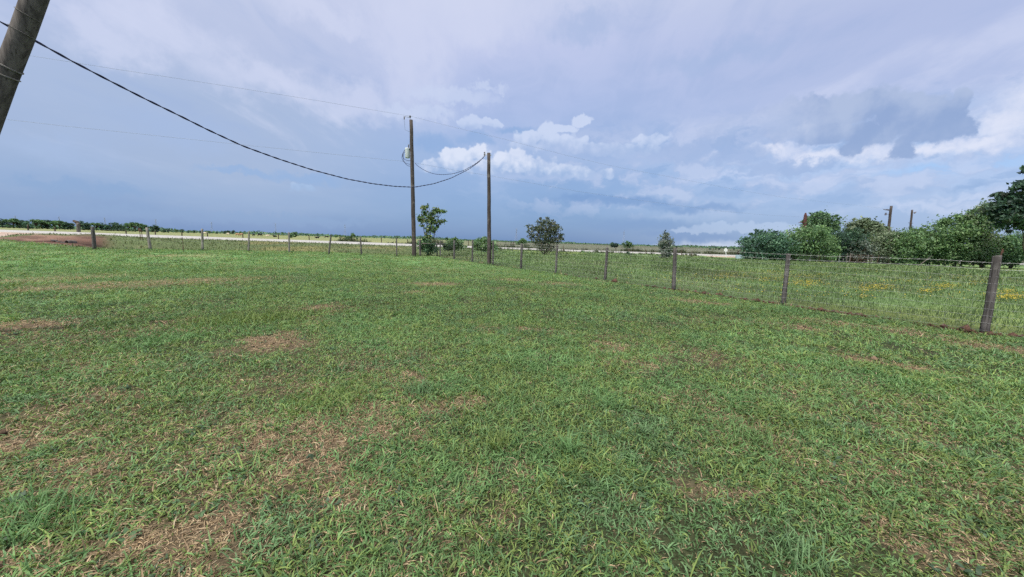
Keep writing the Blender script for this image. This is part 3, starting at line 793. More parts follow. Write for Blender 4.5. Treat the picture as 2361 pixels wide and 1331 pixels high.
kp = fence_d(x, y) < -.3; x, y = x[kp], y[kp]; n = len(x)
cz = terrain(x, y) + rng.uniform(.11, .22, n)
ctr = np.column_stack([x, y, cz]); sz = rng.uniform(.012, .022, n)
nrm = np.column_stack([rng.normal(0, .45, n), rng.normal(0, .45, n) - .35, np.ones(n)]); nrm /= np.linalg.norm(nrm, axis=1)[:, None]
ta = np.cross(nrm, np.array([1.0, 0, 0])); ta /= np.linalg.norm(ta, axis=1)[:, None]; tb = np.cross(nrm, ta)
ring = []
for k in range(10):
    an = 2 * math.pi * k / 10; q = 1.0 if k % 2 == 0 else .55
    ring.append(ctr + (ta * math.cos(an) + tb * math.sin(an)) * (sz * q)[:, None] + nrm * (sz * .25)[:, None])
Vf = np.stack([ctr] + ring, 1).reshape(-1, 3)
b0 = (np.arange(n) * 11)[:, None]
T = np.concatenate([b0 + np.array([[0, 1 + k, 1 + (k + 1) % 10]]) for k in range(10)])
cf = np.repeat(np.array([[.46, .36, .05]]) * rng.uniform(.75, 1.15, (n, 1)), 11, 0)
so = len(Vf)
sd_ = np.column_stack([np.full(n, .003), np.zeros(n), np.zeros(n)])
Vs = np.stack([ctr * [1, 1, 0] + np.column_stack([0 * x, 0 * x, terrain(x, y)]) - sd_, ctr * [1, 1, 0] + np.column_stack([0 * x, 0 * x, terrain(x, y)]) + sd_, ctr + sd_, ctr - sd_], 1).reshape(-1, 3)
Qs_ = (so + np.arange(n) * 4)[:, None] + np.array([[0, 1, 2, 3]])
tag(np_mesh('yellow_flowers', np.vstack([Vf, Vs]), [T, Qs_], M['leaf'], np.vstack([cf, np.repeat([[.1, .15, .05]], 4 * n, 0)])), 'small yellow wildflowers in drifts across the paddock grass', 'wildflowers', kind='stuff')

# rough grass in the ditch, and tall weeds along both road verges
parts = []
DG = np.array([[.075, .112, .044], [.095, .128, .050], [.118, .128, .058], [.060, .088, .036], [.14, .11, .065]])
for (ra, rb, dens, Lm, wm) in [(20, 32, 45, .16, .022), (32, 62, 14, .20, .045)]:
    x, y = sample(ra, rb, dens)
    kp = (y > lawn_edge(x) + .5) & (x < -4.5) & (y < road_y(x) - .6); x, y = x[kp], y[kp]
    kp = (rng.random(len(x)) > np.clip(bank(x, y) * 1.1 + drive(x, y), 0, 1) * .985); x, y = x[kp], y[kp]
    n = len(x); hue = fbm(x * .5, y * .9, 151, 4)
    gi = np.clip(hue * 7 - 1.5 + rng.normal(0, .8, n), 0, 4).astype(int)
    parts.append(blades(x, y, Lm * rng.lognormal(0, .3, n), wm * rng.uniform(.6, 1.3, n), rng.uniform(0, 6.28, n), rng.uniform(R(40), R(90), n), rng.uniform(R(-15), R(60), n), DG[gi] * rng.uniform(.75, 1.25, (n, 1)), seg=2))
V, F, C = merge(parts)
tag(np_mesh('ditch_grass', V, F, M['grass'], C), 'dull olive rough grass on the ditch bank below the road', 'grass', kind='stuff')
parts = []
x = rng.uniform(-30, 95, 5200); far_side = rng.random(5200) < .68
y = road_y(x) + np.where(far_side, ROAD_W + rng.uniform(.8, 4.5, 5200), -rng.uniform(1.2, 3.5, 5200))
dn = fbm(x * .22, y * .22, 161, 3)
kp = (rng.random(5200) < sstep(dn, .38, .62)) & (far_side | ((x > -3) & (x < 30)))
x, y, dn = x[kp], y[kp], dn[kp]; n = len(x)
Lw = rng.lognormal(-.35, .35, n) * (.45 + .9 * sstep(dn, .42, .75)) * np.where(y > road_y(x), 1.25, .8)
WG = np.array([[.060, .085, .042], [.080, .105, .050], [.10, .10, .062], [.048, .066, .036]])
for k in range(9):                                   # each weed: an upright stem with leaves up its length
    off = k / 9.0
    parts.append(blades(x + rng.normal(0, .10, n), y + rng.normal(0, .10, n), Lw * (.35 + .65 * rng.random(n)), .05 * rng.uniform(.6, 1.4, n), rng.uniform(0, 6.28, n), rng.uniform(R(60), R(90), n), rng.uniform(R(10), R(80), n), WG[rng.integers(0, 4, n)] * rng.uniform(.7, 1.3, (n, 1)), seg=2))
V, F, C = merge(parts)
tag(np_mesh('roadside_weeds', V, F, M['leaf'], C), 'tall dark weeds growing in patches along the road verges', 'weeds', kind='stuff')

# ================================================================== THINGS
prng = random.Random(5)

# ------------------------------------------------------------------ fences
def post_mesh(mb, p, q, r, n=10, slant=.02, seed=0):
    rg = random.Random(seed)
    p = np.asarray(p, float); q = np.asarray(q, float)
    d = q - p
    pts = [p - d * .04] + [p + d * t + np.array([rg.uniform(-1, 1), rg.uniform(-1, 1), 0]) * r * .07 for t in (.12, .3, .5, .7, .86)] + [q - np.array([0, 0, .012]), q]
    rad = [r * 1.08, r * 1.05, r, r * .99, r * .98, r * .96, r * .95, r * .82]
    i0 = len(mb.v)
    mb.tube(pts, rad, n, True, None, .03, rg)
    fl_ = [1 + rg.uniform(-.10, .10) for _ in range(n)]                  # split and weathered out of round
    for k in range(i0, len(mb.v)):
        v = mb.v[k]; r_i = (k - i0) // n; c_ = pts[min(r_i, len(pts) - 1)]; f_ = fl_[(k - i0) % n]
        mb.v[k] = (c_[0] + (v[0] - c_[0]) * f_, c_[1] + (v[1] - c_[1]) * f_, v[2])
    for k in range(i0 + (len(pts) - 2) * n, len(mb.v)):        # uneven sawn top
        v = mb.v[k]; mb.v[k] = (v[0], v[1], v[2] + slant * ((v[0] - q[0]) / r) + rg.uniform(-.006, .006))

# the long wire fence along the lawn
PB = [(2270, 768, 2300, 590), (1806, 708, 1818, 585), (1553, 680, 1557, 572), (1395, 660, 1400, 570), (1281, 637, 1285, 566), (1201, 622, 1203, 562), (1136, 609, 1137, 556), (1089, 605, 1090, 553), (1047, 597, 1047, 555), (1015, 594, 1015, 556), (988, 592, 988, 552)]
SS = []
posts = []
for (bx, by, tx, ty) in PB:
    g0 = ground(bx, by); s_ = fence_s(g0[0], g0[1])
    # slide the foot along its sight line onto the fence line
    Y = g0[1]
    for _ in range(12):
        w_ = stand(bx, Y); Y += fence_d(w_[0], w_[1]) * -.5 / max(.2, abs(FN[1] + FN[0] * w_[0] / w_[1])) * np.sign(FN[1] + FN[0] * w_[0] / w_[1])
    w_ = stand(bx, Y)
    if Y < 5 or Y > 34: w_ = g0
    T_ = at(tx, ty, w_[1])
    posts.append((w_, T_)); SS.append(fence_s(w_[0], w_[1]))
S0 = FA + FD * (SS[0] - 3.2)
p0 = np.array([S0[0], S0[1], tz(*S0)])
posts.insert(0, (p0, p0 + np.array([.03, 0, 1.4])))
fen = thing('wire_fence', 'long woven wire fence on weathered posts dividing the lawn from the flowering paddock', 'fence', posts[1][0])
for k, (p, q) in enumerate(posts):
    mb = MB(); post_mesh(mb, p, q, {0: .055, 1: .055, 2: .054}.get(k, .058) + .006 * math.sin(k * 2.3), seed=k, slant=.012 * math.sin(k * 1.7))
    mb.build('fence_post', M['post'], fen, True)
e = posts[1]
mb = MB(); st0 = e[0] + np.array([.10, .16, 0]); mb.tube([st0, at(2312, 574, st0[1]) ], .013, 4)
mb.box(at(2312, 580, st0[1]), .03, .006, .05); mb.build('steel_stake', M['rust'], fen)
def fence_line(s):                                             # top of the wires follows the posts
    P_ = FA + FD * s
    return P_[0], P_[1]
smin, smax = SS[0] - 3.2, max(SS)
off = FN * .075
mbw = MB()
Hs = [.06, .20, .34, .48, .62, .78, .94, 1.08]
ns = 46
for h in Hs:
    pts = []
    for k in range(ns + 1):
        s_ = smin + (smax - smin) * k / ns; x, y = fence_line(s_)
        pts.append((x + off[0], y + off[1], tz(x, y) + h + .012 * math.sin(s_ * 2.1 + h * 9)))
    mbw.tube(pts, .0017, 3, False)
s_ = smin
while s_ < smax:
    x, y = fence_line(s_); z = tz(x, y)
    mbw.tube([(x + off[0], y + off[1], z + .05), (x + off[0] + .01 * math.sin(s_ * 7), y + off[1], z + .6), (x + off[0], y + off[1], z + 1.08)], .0010, 3, False)
    s_ += .31
mbw.build('woven_wire', M['galv'], fen)
for h in (1.215, 1.335):
    mb = MB(); pts = []
    for k in range(ns * 2 + 1):
        s_ = smin + (smax - smin) * k / (ns * 2); x, y = fence_line(s_)
        pts.append((x + off[0], y + off[1], tz(x, y) + h + .008 * math.sin(s_ * 1.3 + h * 5)))
    mb.tube(pts, .0021, 4, False)
    s_ = smin
    while s_ < smax:                                             # barbs
        x, y = fence_line(s_); z = tz(x, y) + h + .008 * math.sin(s_ * 1.3 + h * 5)
        mb.tube([(x + off[0] - .012, y + off[1] + .01, z - .016), (x + off[0] + .012, y + off[1] - .01, z + .016)], .0022, 3, False)
        s_ += .14
    mb.build('barbed_strand', M['galv'], fen)

# the fence across the far end of the lawn, its wire slack or gone
BPO = [(218, 21.5, 213, 523, .085), (347, 23.3, 338, 525, .075), (467, 24.0, 466, 528, .062), (573, 24.7, 574, 534, .055), (667, 25.0, 666, 536, .058), (758, 25.2, 763, 543, .055), (833, 26.0, 831, 546, .055), (915, 27.2, 914, 549, .05)]
w0 = stand(218, 21.5)
bf_ = thing('post_fence', 'row of spaced weathered posts with thin wire along the far end of the lawn', 'fence', w0)
tops = []
for k, (px, Y, tx, ty, r) in enumerate(BPO):
    w_ = stand(px, Y); q = at(tx, ty, Y)
    mb = MB(); post_mesh(mb, w_, q, r, 9, .015 * math.sin(k * 2.7), 50 + k)
    mb.build('fence_post', M['pale_post' if k in (1, 2, 3, 4) else 'post'], bf_, True); tops.append((w_, q))
cw, cq = posts[-1]
tops.append((cw, cq))
for fr in (.42, .66, .9):
    mb = MB()
    for k in range(len(tops) - 1):
        a_ = tops[k][0] * (1 - fr) + tops[k][1] * fr; b_ = tops[k + 1][0] * (1 - fr) + tops[k + 1][1] * fr
        mid = (a_ + b_) / 2 - np.array([0, 0, .03])
        mb.tube([a_, mid, b_], .0018, 3, False)
    mb.build('wire_strand', M['galv'], bf_)
# corner brace of the two fences
a_, b_ = stand(962, 29.8), at(962, 553, 29.8)
cb = thing('corner_brace', 'two dark corner posts and a horizontal rail beside the young tree', 'fence brace', a_)
for (px, Y, ty, r) in [(969, 29.6, 553, .085), (1008, 31.2, 560, .05)]:
    w_ = stand(px, Y); mb = MB(); post_mesh(mb, w_, at(px - 1, ty, Y), r, 9, .02, px); mb.build('brace_post', M['post'], cb, True)
mb = MB(); mb.tube([at(972, 562, 29.8), at(1028, 563, 31.6)], .045, 7); mb.build('rail', M['grey_pole'], cb, True)

# the paddock's back fence, posts of several ages
BK = [(1300, 57, 568, .07), (1322, 57, 571, .05), (1377, 57.5, 571, .06), (1420, 57.5, 571, .05), (1448, 57, 573, .085), (1490, 57, 575, .07), (1571, 57, 578, .07), (1594, 57, 579, .05), (1697, 56.5, 578, .13)]
w0 = stand(1300, 57)
pf = thing('paddock_fence', 'low line of dark uneven posts along the back of the paddock before the road', 'fence', w0)
for k, (px, Y, ty, r) in enumerate(BK):
    w_ = stand(px, Y); lean = 7 if px in (1697,) else (-2, 1, 2, 0, 3, -1, 1, 2, 4)[k]
    mb = MB(); post_mesh(mb, w_, at(px + lean, ty, Y), r, 8, .03, 90 + k); mb.build('fence_post', M['bark'], pf, True)
prev = None
mb = MB()
for (px, Y, ty, r) in BK:
    w_ = stand(px, Y)
    if prev is not None:
        for h in (.5, .85, 1.15): mb.tube([prev + (0, 0, h), w_ + (0, 0, h)], .004, 3, False)
    prev = w_
mb.build('wire_strand', M['rust'], pf)
# pipe and t-post fence in front of the hedge trees
w0 = stand(1742, 55)
hf = thing('steel_post_fence', 'light wire fence on thin steel posts in front of the hedge trees', 'fence', w0)
prev = None; mbw = MB(); px = 1742; k = 0
while px < 2440:
    Y = 55.5 - (px - 1742) * .0035
    w_ = stand(px, Y); lean = prng.uniform(-.1, .1)
    mb = MB(); mb.tube([w_ - (0, 0, .1), w_ + (lean, 0, 1.22 + prng.uniform(-.1, .12))], .03, 5); mb.build('steel_post', M['rust'] if k % 3 else M['galv'], hf)
    if prev is not None:
        for h in (.3, .6, .9, 1.12): mbw.tube([prev + (0, 0, h), w_ + (0, 0, h)], .006, 3, False)
    prev = w_; px += prng.choice([17, 22, 26, 29]); k += 1
mbw.build('wire_strand', M['galv'], hf)
# fence on the other side of the road
fx_ = [(479, 542.5), (561, 545), (643, 548), (713, 551), (785, 553), (816, 554), (880, 557)]
Yf = lambda px: 63 + (px - 480) * .0235 + 3.5
w0 = stand(479, Yf(479))
rf = thing('roadside_fence', 'short dark posts just showing behind the far edge of the road', 'fence', w0)
prev = None; mbw = MB()
for k, px in enumerate([66, 128, 292, 360, 420, 479, 561, 643, 713, 785, 816, 880, 940, 1010, 1080, 1183, 1262]):
    Y = Yf(px); w_ = stand(px, Y); mb = MB()
    post_mesh(mb, w_, w_ + (prng.uniform(-.08, .08), 0, 1.35 + prng.uniform(-.1, .15)), .085, 7, .03, 130 + k); mb.build('fence_post', M['bark'], rf, True)
    if prev is not None:
        for h in (.45, .8, 1.15): mbw.tube([prev + (0, 0, h), w_ + (0, 0, h)], .004, 3, False)
    prev = w_
mbw.build('wire_strand', M['rust'], rf)
# stout gate post beyond the road with a torn piece of rusty sheet at its head
w_ = stand(182, 66)
gp = thing('gate_post', 'thick grey gate post with rusty brown cap standing beyond the road at left', 'post', w_)
mb = MB(); post_mesh(mb, w_, at(180, 514, 66), .26, 9, .03, 7); mb.build('shaft', M['grey_pole'], gp, True)
mb = MB(); c_ = at(177, 514, 66)
mb.tube([c_ + (-.55, 0, .35), c_ + (-.1, .05, .1), c_ + (.35, 0, -.55)], [.20, .30, .10], 7, True, None, .25, random.Random(4)); mb.build('rusty_cap', M['bark'], gp)
# small things in the ditch and on the lawn edge
w_ = stand(325, 38); mbx = thing('sign_stake', 'pair of thin dark stakes with a small plate standing in the ditch at left', 'stake', w_)
for dx_, tpx, tpy in ((0, 321, 527), (.16, 326, 530)):
    mb = MB(); mb.tube([w_ + (dx_, 0, -.1), at(tpx, tpy, 38)], .028, 5); mb.build('stake', M['rust'], mbx)
mb = MB(); mb.box(at(321.5, 529.5, 37.93), .26, .03, .3); mb.build('plate', M['rust'], mbx)
w_ = stand(424, 21.2); mb = MB()
mb.tube([w_ - (0, 0, .05), at(420, 547, 21.2)], .017, 4); mb.box(w_ + (-.01, -.02, .28), .05, .006, .12)
o = mb.build('lawn_stake', M['rust']); tag(o, 'single thin rusty steel stake on the lawn before the wooden posts', 'stake')

# culvert end and broken slabs in the bare bank
w_ = stand(137, 31.0); rg = random.Random(3)
cl_ = thing('culvert_end', 'broken grey concrete culvert end in the bare red bank', 'culvert', w_)
mb = MB()
for k in range(7):
    an = rg.uniform(0, 3.1); ax = np.array([[math.cos(an), math.sin(an), .2], [-math.sin(an), math.cos(an), .1], [-.2, 0, 1]])
    ax = ax / np.linalg.norm(ax, axis=1)[:, None]
    mb.box(w_ + (rg.uniform(-.75, .75), rg.uniform(-.3, .4), rg.uniform(-.05, .15)), rg.uniform(.12, .34), rg.uniform(.1, .25), rg.uniform(.06, .12), ax)
mb.build('broken_slabs', M['concrete'], cl_, bevel=.02)
mb = MB(); pc = w_ + (.6, .2, -.02); n = 18
V_, F_ = [], []
for k in range(n):
    an = 2 * math.pi * k / n
    for (r, yy) in ((.20, -.2), (.155, -.2), (.155, .4), (.20, .4)): V_.append(pc + (r * math.cos(an), yy, r * math.sin(an)))
for k in range(n):
    a0, b0_ = k * 4, ((k + 1) % n) * 4
    for q in range(4): F_.append((a0 + q, b0_ + q, b0_ + (q + 1) % 4, a0 + (q + 1) % 4))
mb.add(V_, F_); mb.build('pipe', M['concrete'], cl_)

# ------------------------------------------------------------------ utility poles
def pole(mb, p, q, r0_, r1_, n=14, seed=0):
    rg = random.Random(seed); p = np.asarray(p, float); q = np.asarray(q, float); m_ = 12
    pts = [p + (q - p) * k / m_ + np.array([rg.uniform(-1, 1), rg.uniform(-1, 1), 0]) * r0_ * .06 for k in range(m_ + 1)]
    mb.tube([p - (q - p) * .02] + pts, [r0_ * 1.05] + [r0_ + (r1_ - r0_) * k / m_ for k in range(m_ + 1)], n, True, None, .03, rg)
P1 = stand(955, 28.6); T1 = at(948, 277, 28.6)
up1 = thing('utility_pole', 'tall grey utility pole with a transformer can, at the fence corner', 'utility pole', P1)
mb = MB(); pole(mb, P1, T1, .165, .125, seed=1); mb.build('pole', M['pole'], up1, True)
mb = MB(); tc_ = at(939.5, 353, 28.6)
mb.tube([tc_ + (0, 0, -.36), tc_ + (0, 0, -.34), tc_ + (0, 0, .30), tc_ + (0, 0, .34), tc_ + (0, 0, .36)], [.165, .175, .175, .185, .12], 18)
mb.tube([tc_ + (0, 0, .24), tc_ + (0, 0, .27)], [.182, .182], 18)
can = mb.build('transformer', M['can'], up1, True)
mb = MB(); b0_ = tc_ + (.09, 0, .36)
for k in range(5): mb.tube([b0_ + (0, 0, .05 * k), b0_ + (0, 0, .05 * k + .02), b0_ + (0, 0, .05 * k + .05)], [.035, .055, .03], 9)
mb.build('bushing', M['porcelain'], can)
for bz in (.15, -.2):
    mb = MB(); mb.box((tc_ + at(950, 353, 28.6)) / 2 + (.05, 0, bz), .24, .06, .05); mb.build('bracket', M['galv'], can)
mb = MB()
for j_, (a_, b_, c_, d_) in enumerate([((933, 347), (921, 362), (926, 380), (950, 379)), ((933, 350), (925, 362), (932, 388), (951, 383)), ((934, 346), (927, 352), (922, 372), (948, 371))]):
    ctrl = [at(*q, 28.6) for q in (a_, b_, c_, d_)]
    pts = [(1 - t) ** 3 * ctrl[0] + 3 * (1 - t) ** 2 * t * ctrl[1] * 1 + 3 * (1 - t) * t ** 2 * ctrl[2] + t ** 3 * ctrl[3] for t in np.linspace(0, 1, 12)]
    mb.tube(pts, .016, 5, False)
mb.build('drip_loop', M['cable'], up1)
mb = MB(); cu = at(932, 269, 28.6)
for k in range(4): mb.tube([cu + (0, 0, -.05 * k), cu + (0, 0, -.05 * k - .03), cu + (0, 0, -.05 * k - .05)], [.03, .05, .03], 8)
mb.build('fuse_cutout', M['porcelain'], up1)
mb = MB(); ctrl = [at(*q, 28.6) for q in ((932, 276), (934, 300), (942, 303), (947, 306), (946, 330), (941, 340))]
mb.tube(ctrl, .010, 4, False); mb.tube([at(932, 269, 28.6), at(946, 271, 28.6)], .02, 4); mb.build('jumper_wire', M['wire'], up1)
mb = MB(); it = at(945.5, 271, 28.6)
mb.tube([it + (0, 0, -.25), it], .015, 5)
for k in range(3): mb.tube([it + (0, 0, .05 * k - .02), it + (0, 0, .05 * k), it + (0, 0, .05 * k + .03)], [.04, .075, .04], 10)
mb.build('insulator', M['porcelain'], up1)

P2 = stand(1128, 22.5); T2 = at(1127, 353, 22.5)
up2 = thing('utility_pole', 'shorter bare wooden pole beside the long fence carrying the service cable', 'utility pole', P2)
mb = MB(); pole(mb, P2, T2, .125, .095, seed=2); mb.build('pole', M['pole'], up2, True)
mb = MB(); hb = at(1122, 357, 22.5)
mb.tube([hb + (-.12, 0, 0), at(1127, 357, 22.5)], .018, 6); mb.tube([hb + (-.10, -.02, -.1), hb + (-.10, -.02, .16)], .022, 6); mb.box(at(1130.5, 358, 22.5), .12, .05, .05)
mb.build('bracket', M['galv'], up2)
mb = MB()
for dz_ in (-.07, .02, .11):
    q = hb + (-.13, -.02, dz_); mb.tube([q + (0, 0, -.03), q, q + (0, 0, .03)], [.03, .045, .03], 8)
mb.build('insulator', M['porcelain'], up2)

Lp = [at(79, -4, 4.6), at(-7, 232, 4.6)]
dL = (Lp[1] - Lp[0]) / np.linalg.norm(Lp[1] - Lp[0])
top = Lp[0] - dL * 1.6; tt = (tz(*Lp[1][:2]) - .1 - Lp[1][2]) / dL[2]; base_ = Lp[1] + dL * tt
up3 = thing('leaning_pole', 'close grey wooden pole leaning at the left edge with bands of wire round it', 'utility pole', base_)
mb = MB(); pole(mb, base_, top, .104, .096, 22, 3); mb.build('pole', M['grey_pole'], up3, True)
for py, rr_ in ((153, .010), (174, .009), (72, .003), (34, .003)):
    t_ = (py - (-4)) / 236.0; c_ = Lp[0] + (Lp[1] - Lp[0]) * t_
    mb = MB(); a_ = np.cross(dL, [0, 1.0, 0]); a_ /= np.linalg.norm(a_); b_ = np.cross(dL, a_)
    mb.tube([c_ + (a_ * math.cos(k * .35) + b_ * math.sin(k * .35)) * .1035 + dL * (.012 * math.sin(k * .35 + py)) for k in range(19)], rr_, 5, False)
    mb.build('wire_band', M['dull'], up3)

# far poles on the right
Y4 = 72.0
P4 = stand(2040, Y4); T4 = at(2055, 475, Y4)
up4 = thing('utility_pole', 'distant utility pole with a line switch, rising left of its neighbour above the hedge', 'utility pole', P4)
mb = MB(); pole(mb, P4, T4, .25, .2, 10, 4); mb.build('pole', M['pole'], up4, True)
mb = MB(); mb.tube([at(2037, 483, Y4), at(2053, 486, Y4)], .07, 5); mb.box(at(2046, 484, Y4), .5, .15, .22); mb.build('switch_arm', M['porcelain'], up4)
mb = MB(); q = at(2042, 494, Y4); mb.tube([q + (0, 0, -.2), q + (0, 0, .25)], [.16, .12], 8); mb.tube([q, at(2052, 494, Y4)], .05, 5); mb.build('fuse_cutout', M['porcelain'], up4)
Y5 = 84.0
P5 = stand(2092, Y5); T5 = at(2103, 484, Y5)
up5 = thing('utility_pole', 'distant utility pole with a side insulator, right of its neighbour above the hedge', 'utility pole', P5)
mb = MB(); pole(mb, P5, T5, .22, .17, 10, 5); mb.build('pole', M['pole'], up5, True)
mb = MB(); q = at(2109, 491, Y5); mb.tube([at(2102, 491, Y5), q], .06, 5); mb.tube([q + (.3, 0, .22), q, q + (-.1, 0, -.15)], [.08, .16, .08], 7); mb.build('insulator', M['porcelain'], up5)
mb = MB(); mb.tube([at(2094, 514, Y5), at(2105, 515, Y5)], .05, 5); mb.build('cross_arm', M['pole'], up5)
Y6 = 60.0
P6 = stand(1850, Y6); T6 = at(1857.5, 491, Y6)
up6 = thing('broken_pole', 'reddish brown broken pole stub sticking up from the hedge beside a round tree', 'pole', P6)
mb = MB(); rg = random.Random(8)
mb.tube([P6 + (T6 - P6) * t for t in (-.02, .2, .4, .6, .8, .94, 1.0)], [.27, .26, .25, .24, .24, .21, .10], 9, True, None, .12, rg); mb.build('stub', M['red_wood'], up6, True)
mb = MB(); mb.tube([at(1856, 515, Y6), at(1846, 512, Y6), at(1841, 514, Y6)], [.10, .07, .03], 5); mb.tube([at(1855, 524, Y6), at(1849, 520, Y6)], [.08, .04], 5); mb.build('broken_limb', M['red_wood'], up6)

# ------------------------------------------------------------------ cables and line wires
A_, B_ = np.array([-9.3, 5.3]), np.array([hb[0] - .13, 22.5])
pc = [(-60, 20), (0, 50), (75, 91), (160, 138), (240, 180), (330, 226), (420, 270), (480, 300), (560, 337), (640, 366), (720, 392), (800, 413), (860, 424), (910, 430), (955, 432), (1000, 424), (1040, 411), (1080, 391), (1104, 374), (1116, 361)]
def smooth_px(pc, n):
    xs = [p[0] for p in pc]; t = np.arange(len(pc)); q = np.linspace(0, len(pc) - 1, n)
    X_ = np.interp(q, t, xs); Y_ = np.interp(q, t, [p[1] for p in pc])
    k = np.ones(5) / 5
    Yp = np.convolve(np.pad(Y_, 2, mode='edge'), k, 'valid'); Xp = np.convolve(np.pad(X_, 2, mode='edge'), k, 'valid')
    return list(zip(Xp, Yp))
def twisted(mb, pts, r, sep, pitch, n=5):
    pts = [np.asarray(p) for p in pts]; run = 0
    strands = [[], []]
    for i, p in enumerate(pts):
        if i: run += np.linalg.norm(p - pts[i - 1])
        for s_ in (0, 1):
            an = run * 2 * math.pi / pitch + s_ * math.pi
            strands[s_].append(p + np.array([math.cos(an) * .5, math.cos(an) * .5, math.sin(an)]) * sep)
    for s_ in strands: mb.tube(s_, r, n, False)
pts = [at_plan(px, py, A_, B_) for px, py in smooth_px(pc, 260)]
mb = MB(); twisted(mb, pts, .0115, .011, .55)
o = mb.build('service_cable', M['cable'], None, True); tag(o, 'thick dark twisted cable sagging in from the left past both poles', 'cable')
A2 = np.array([P1[0] + .14, 28.5])
pc = [(957, 376), (962, 382), (975, 391), (990, 398), (1005, 402), (1022, 403), (1045, 401), (1070, 393), (1095, 379), (1116, 363)]
pts = [at_plan(px, py, A2, B_) for px, py in smooth_px(pc, 80)]
mb = MB(); twisted(mb, pts, .0105, .010, .5)
o = mb.build('service_cable', M['cable'], None, True); tag(o, 'short dark cable looping between the transformer pole and the shorter pole', 'cable')
Pa, Pb, Pc = np.array([-58.0, 2.0]), np.array([P1[0], 28.6]), np.array([T4[0], Y4])
l0 = np.array([-25.5, 19.3])
def line_wire(pl, pr, r, label):
    mb = MB()
    mb.tube([at_plan(px, py, l0, Pb) for px, py in pl], r, 4, False)
    mb.tube([at_plan(px, py, Pb + (.001, 0), Pc) for px, py in pr], r * .95, 4, False)
    o = mb.build('power_line', M['wire']); tag(o, label, 'power line')
line_wire([(-60, 108), (65, 128), (250, 157), (480, 192), (700, 227), (945, 268)], [(945, 268), (1040, 292), (1150, 318), (1304, 358), (1406, 382), (1570, 413), (1688, 436), (1817, 457), (2052, 482)], .0062, 'thin upper power line passing over the top of the transformer pole')
line_wire([(-60, 268), (0, 274), (150, 291), (312, 308), (520, 330), (740, 353), (946, 374)], [(946, 374), (1040, 391), (1150, 409), (1329, 441), (1509, 467), (1663, 487), (1765, 496), (2048, 512)], .0062, 'thin lower power line passing the transformer pole below its can')

# ------------------------------------------------------------------ far lattice towers
def tower_mesh(H):
    mb = MB(); b_ = H * .11; w_ = H * .022; r = .16
    def leg(sx, sy, t):
        k = b_ + (w_ - b_) * min(t / .62, 1) if t < .62 else w_
        return np.array([sx * k, sy * k, H * t])
    lv = [0, .14, .27, .39, .5, .6, .7, .8, .9, 1.0]
    for sx in (-1, 1):
        for sy in (-1, 1):
            mb.tube([leg(sx, sy, t) for t in lv], r, 4, False)
    for i in range(len(lv) - 1):
        for (a, b, c, d) in (((-1, -1), (1, -1), 0, 0), ((-1, 1), (1, 1), 0, 0), ((-1, -1), (-1, 1), 0, 0), ((1, -1), (1, 1), 0, 0)):
            mb.tube([leg(*a, lv[i]), leg(*b, lv[i + 1])], r * .6, 3, False); mb.tube([leg(*b, lv[i]), leg(*a, lv[i + 1])], r * .6, 3, False)
    for t in (.74, .86, .97):
        for s_ in (-1, 1): mb.tube([(0, 0, H * t), (s_ * H * .085, 0, H * t + .3)], r * .9, 4, False); mb.tube([(0, 0, H * (t + .03)), (s_ * H * .085, 0, H * t + .3)], r * .6, 3, False)
    return mb
tw = []
proto = None
names = ['leftmost far pylon, over the dark trees at the left edge', 'second far pylon from the left, above the broad pale tree', 'far pylon rising between the gate post and the next tree gap', 'far pylon above the flat topped trees beyond the leaning fence post', 'far pylon just right of the third wooden post of the lawn fence', 'far pylon just left of the fifth wooden post of the lawn fence', 'far pylon between two wooden posts left of the transformer pole', 'far pylon left of the broad shrub on the horizon', 'tallest looking far pylon right of the broad shrub on the horizon']
for k, (px, py) in enumerate([(38, 498), (139, 500), (244, 502), (361, 506), (489, 512), (636, 515), (796, 518), (1190, 527), (1437, 532)]):
    Y = F_PX * 40.5 / (557 + ROLL * (px - CX) - py)
    if k == 8: Y = 1060
    w_ = stand(px, Y)
    if proto is None:
        proto = tower_mesh(42.0).build('lattice_tower', M['steel']); o = proto
    else:
        o = proto.copy(); COL.objects.link(o)
    o.location = tuple(w_); o.rotation_euler.z = .5; s_ = (top_z(px, py, Y) - w_[2]) / 42.0; o.scale = (s_, s_, s_)
    tag(o, names[k], 'pylon', 'far row of lattice pylons')

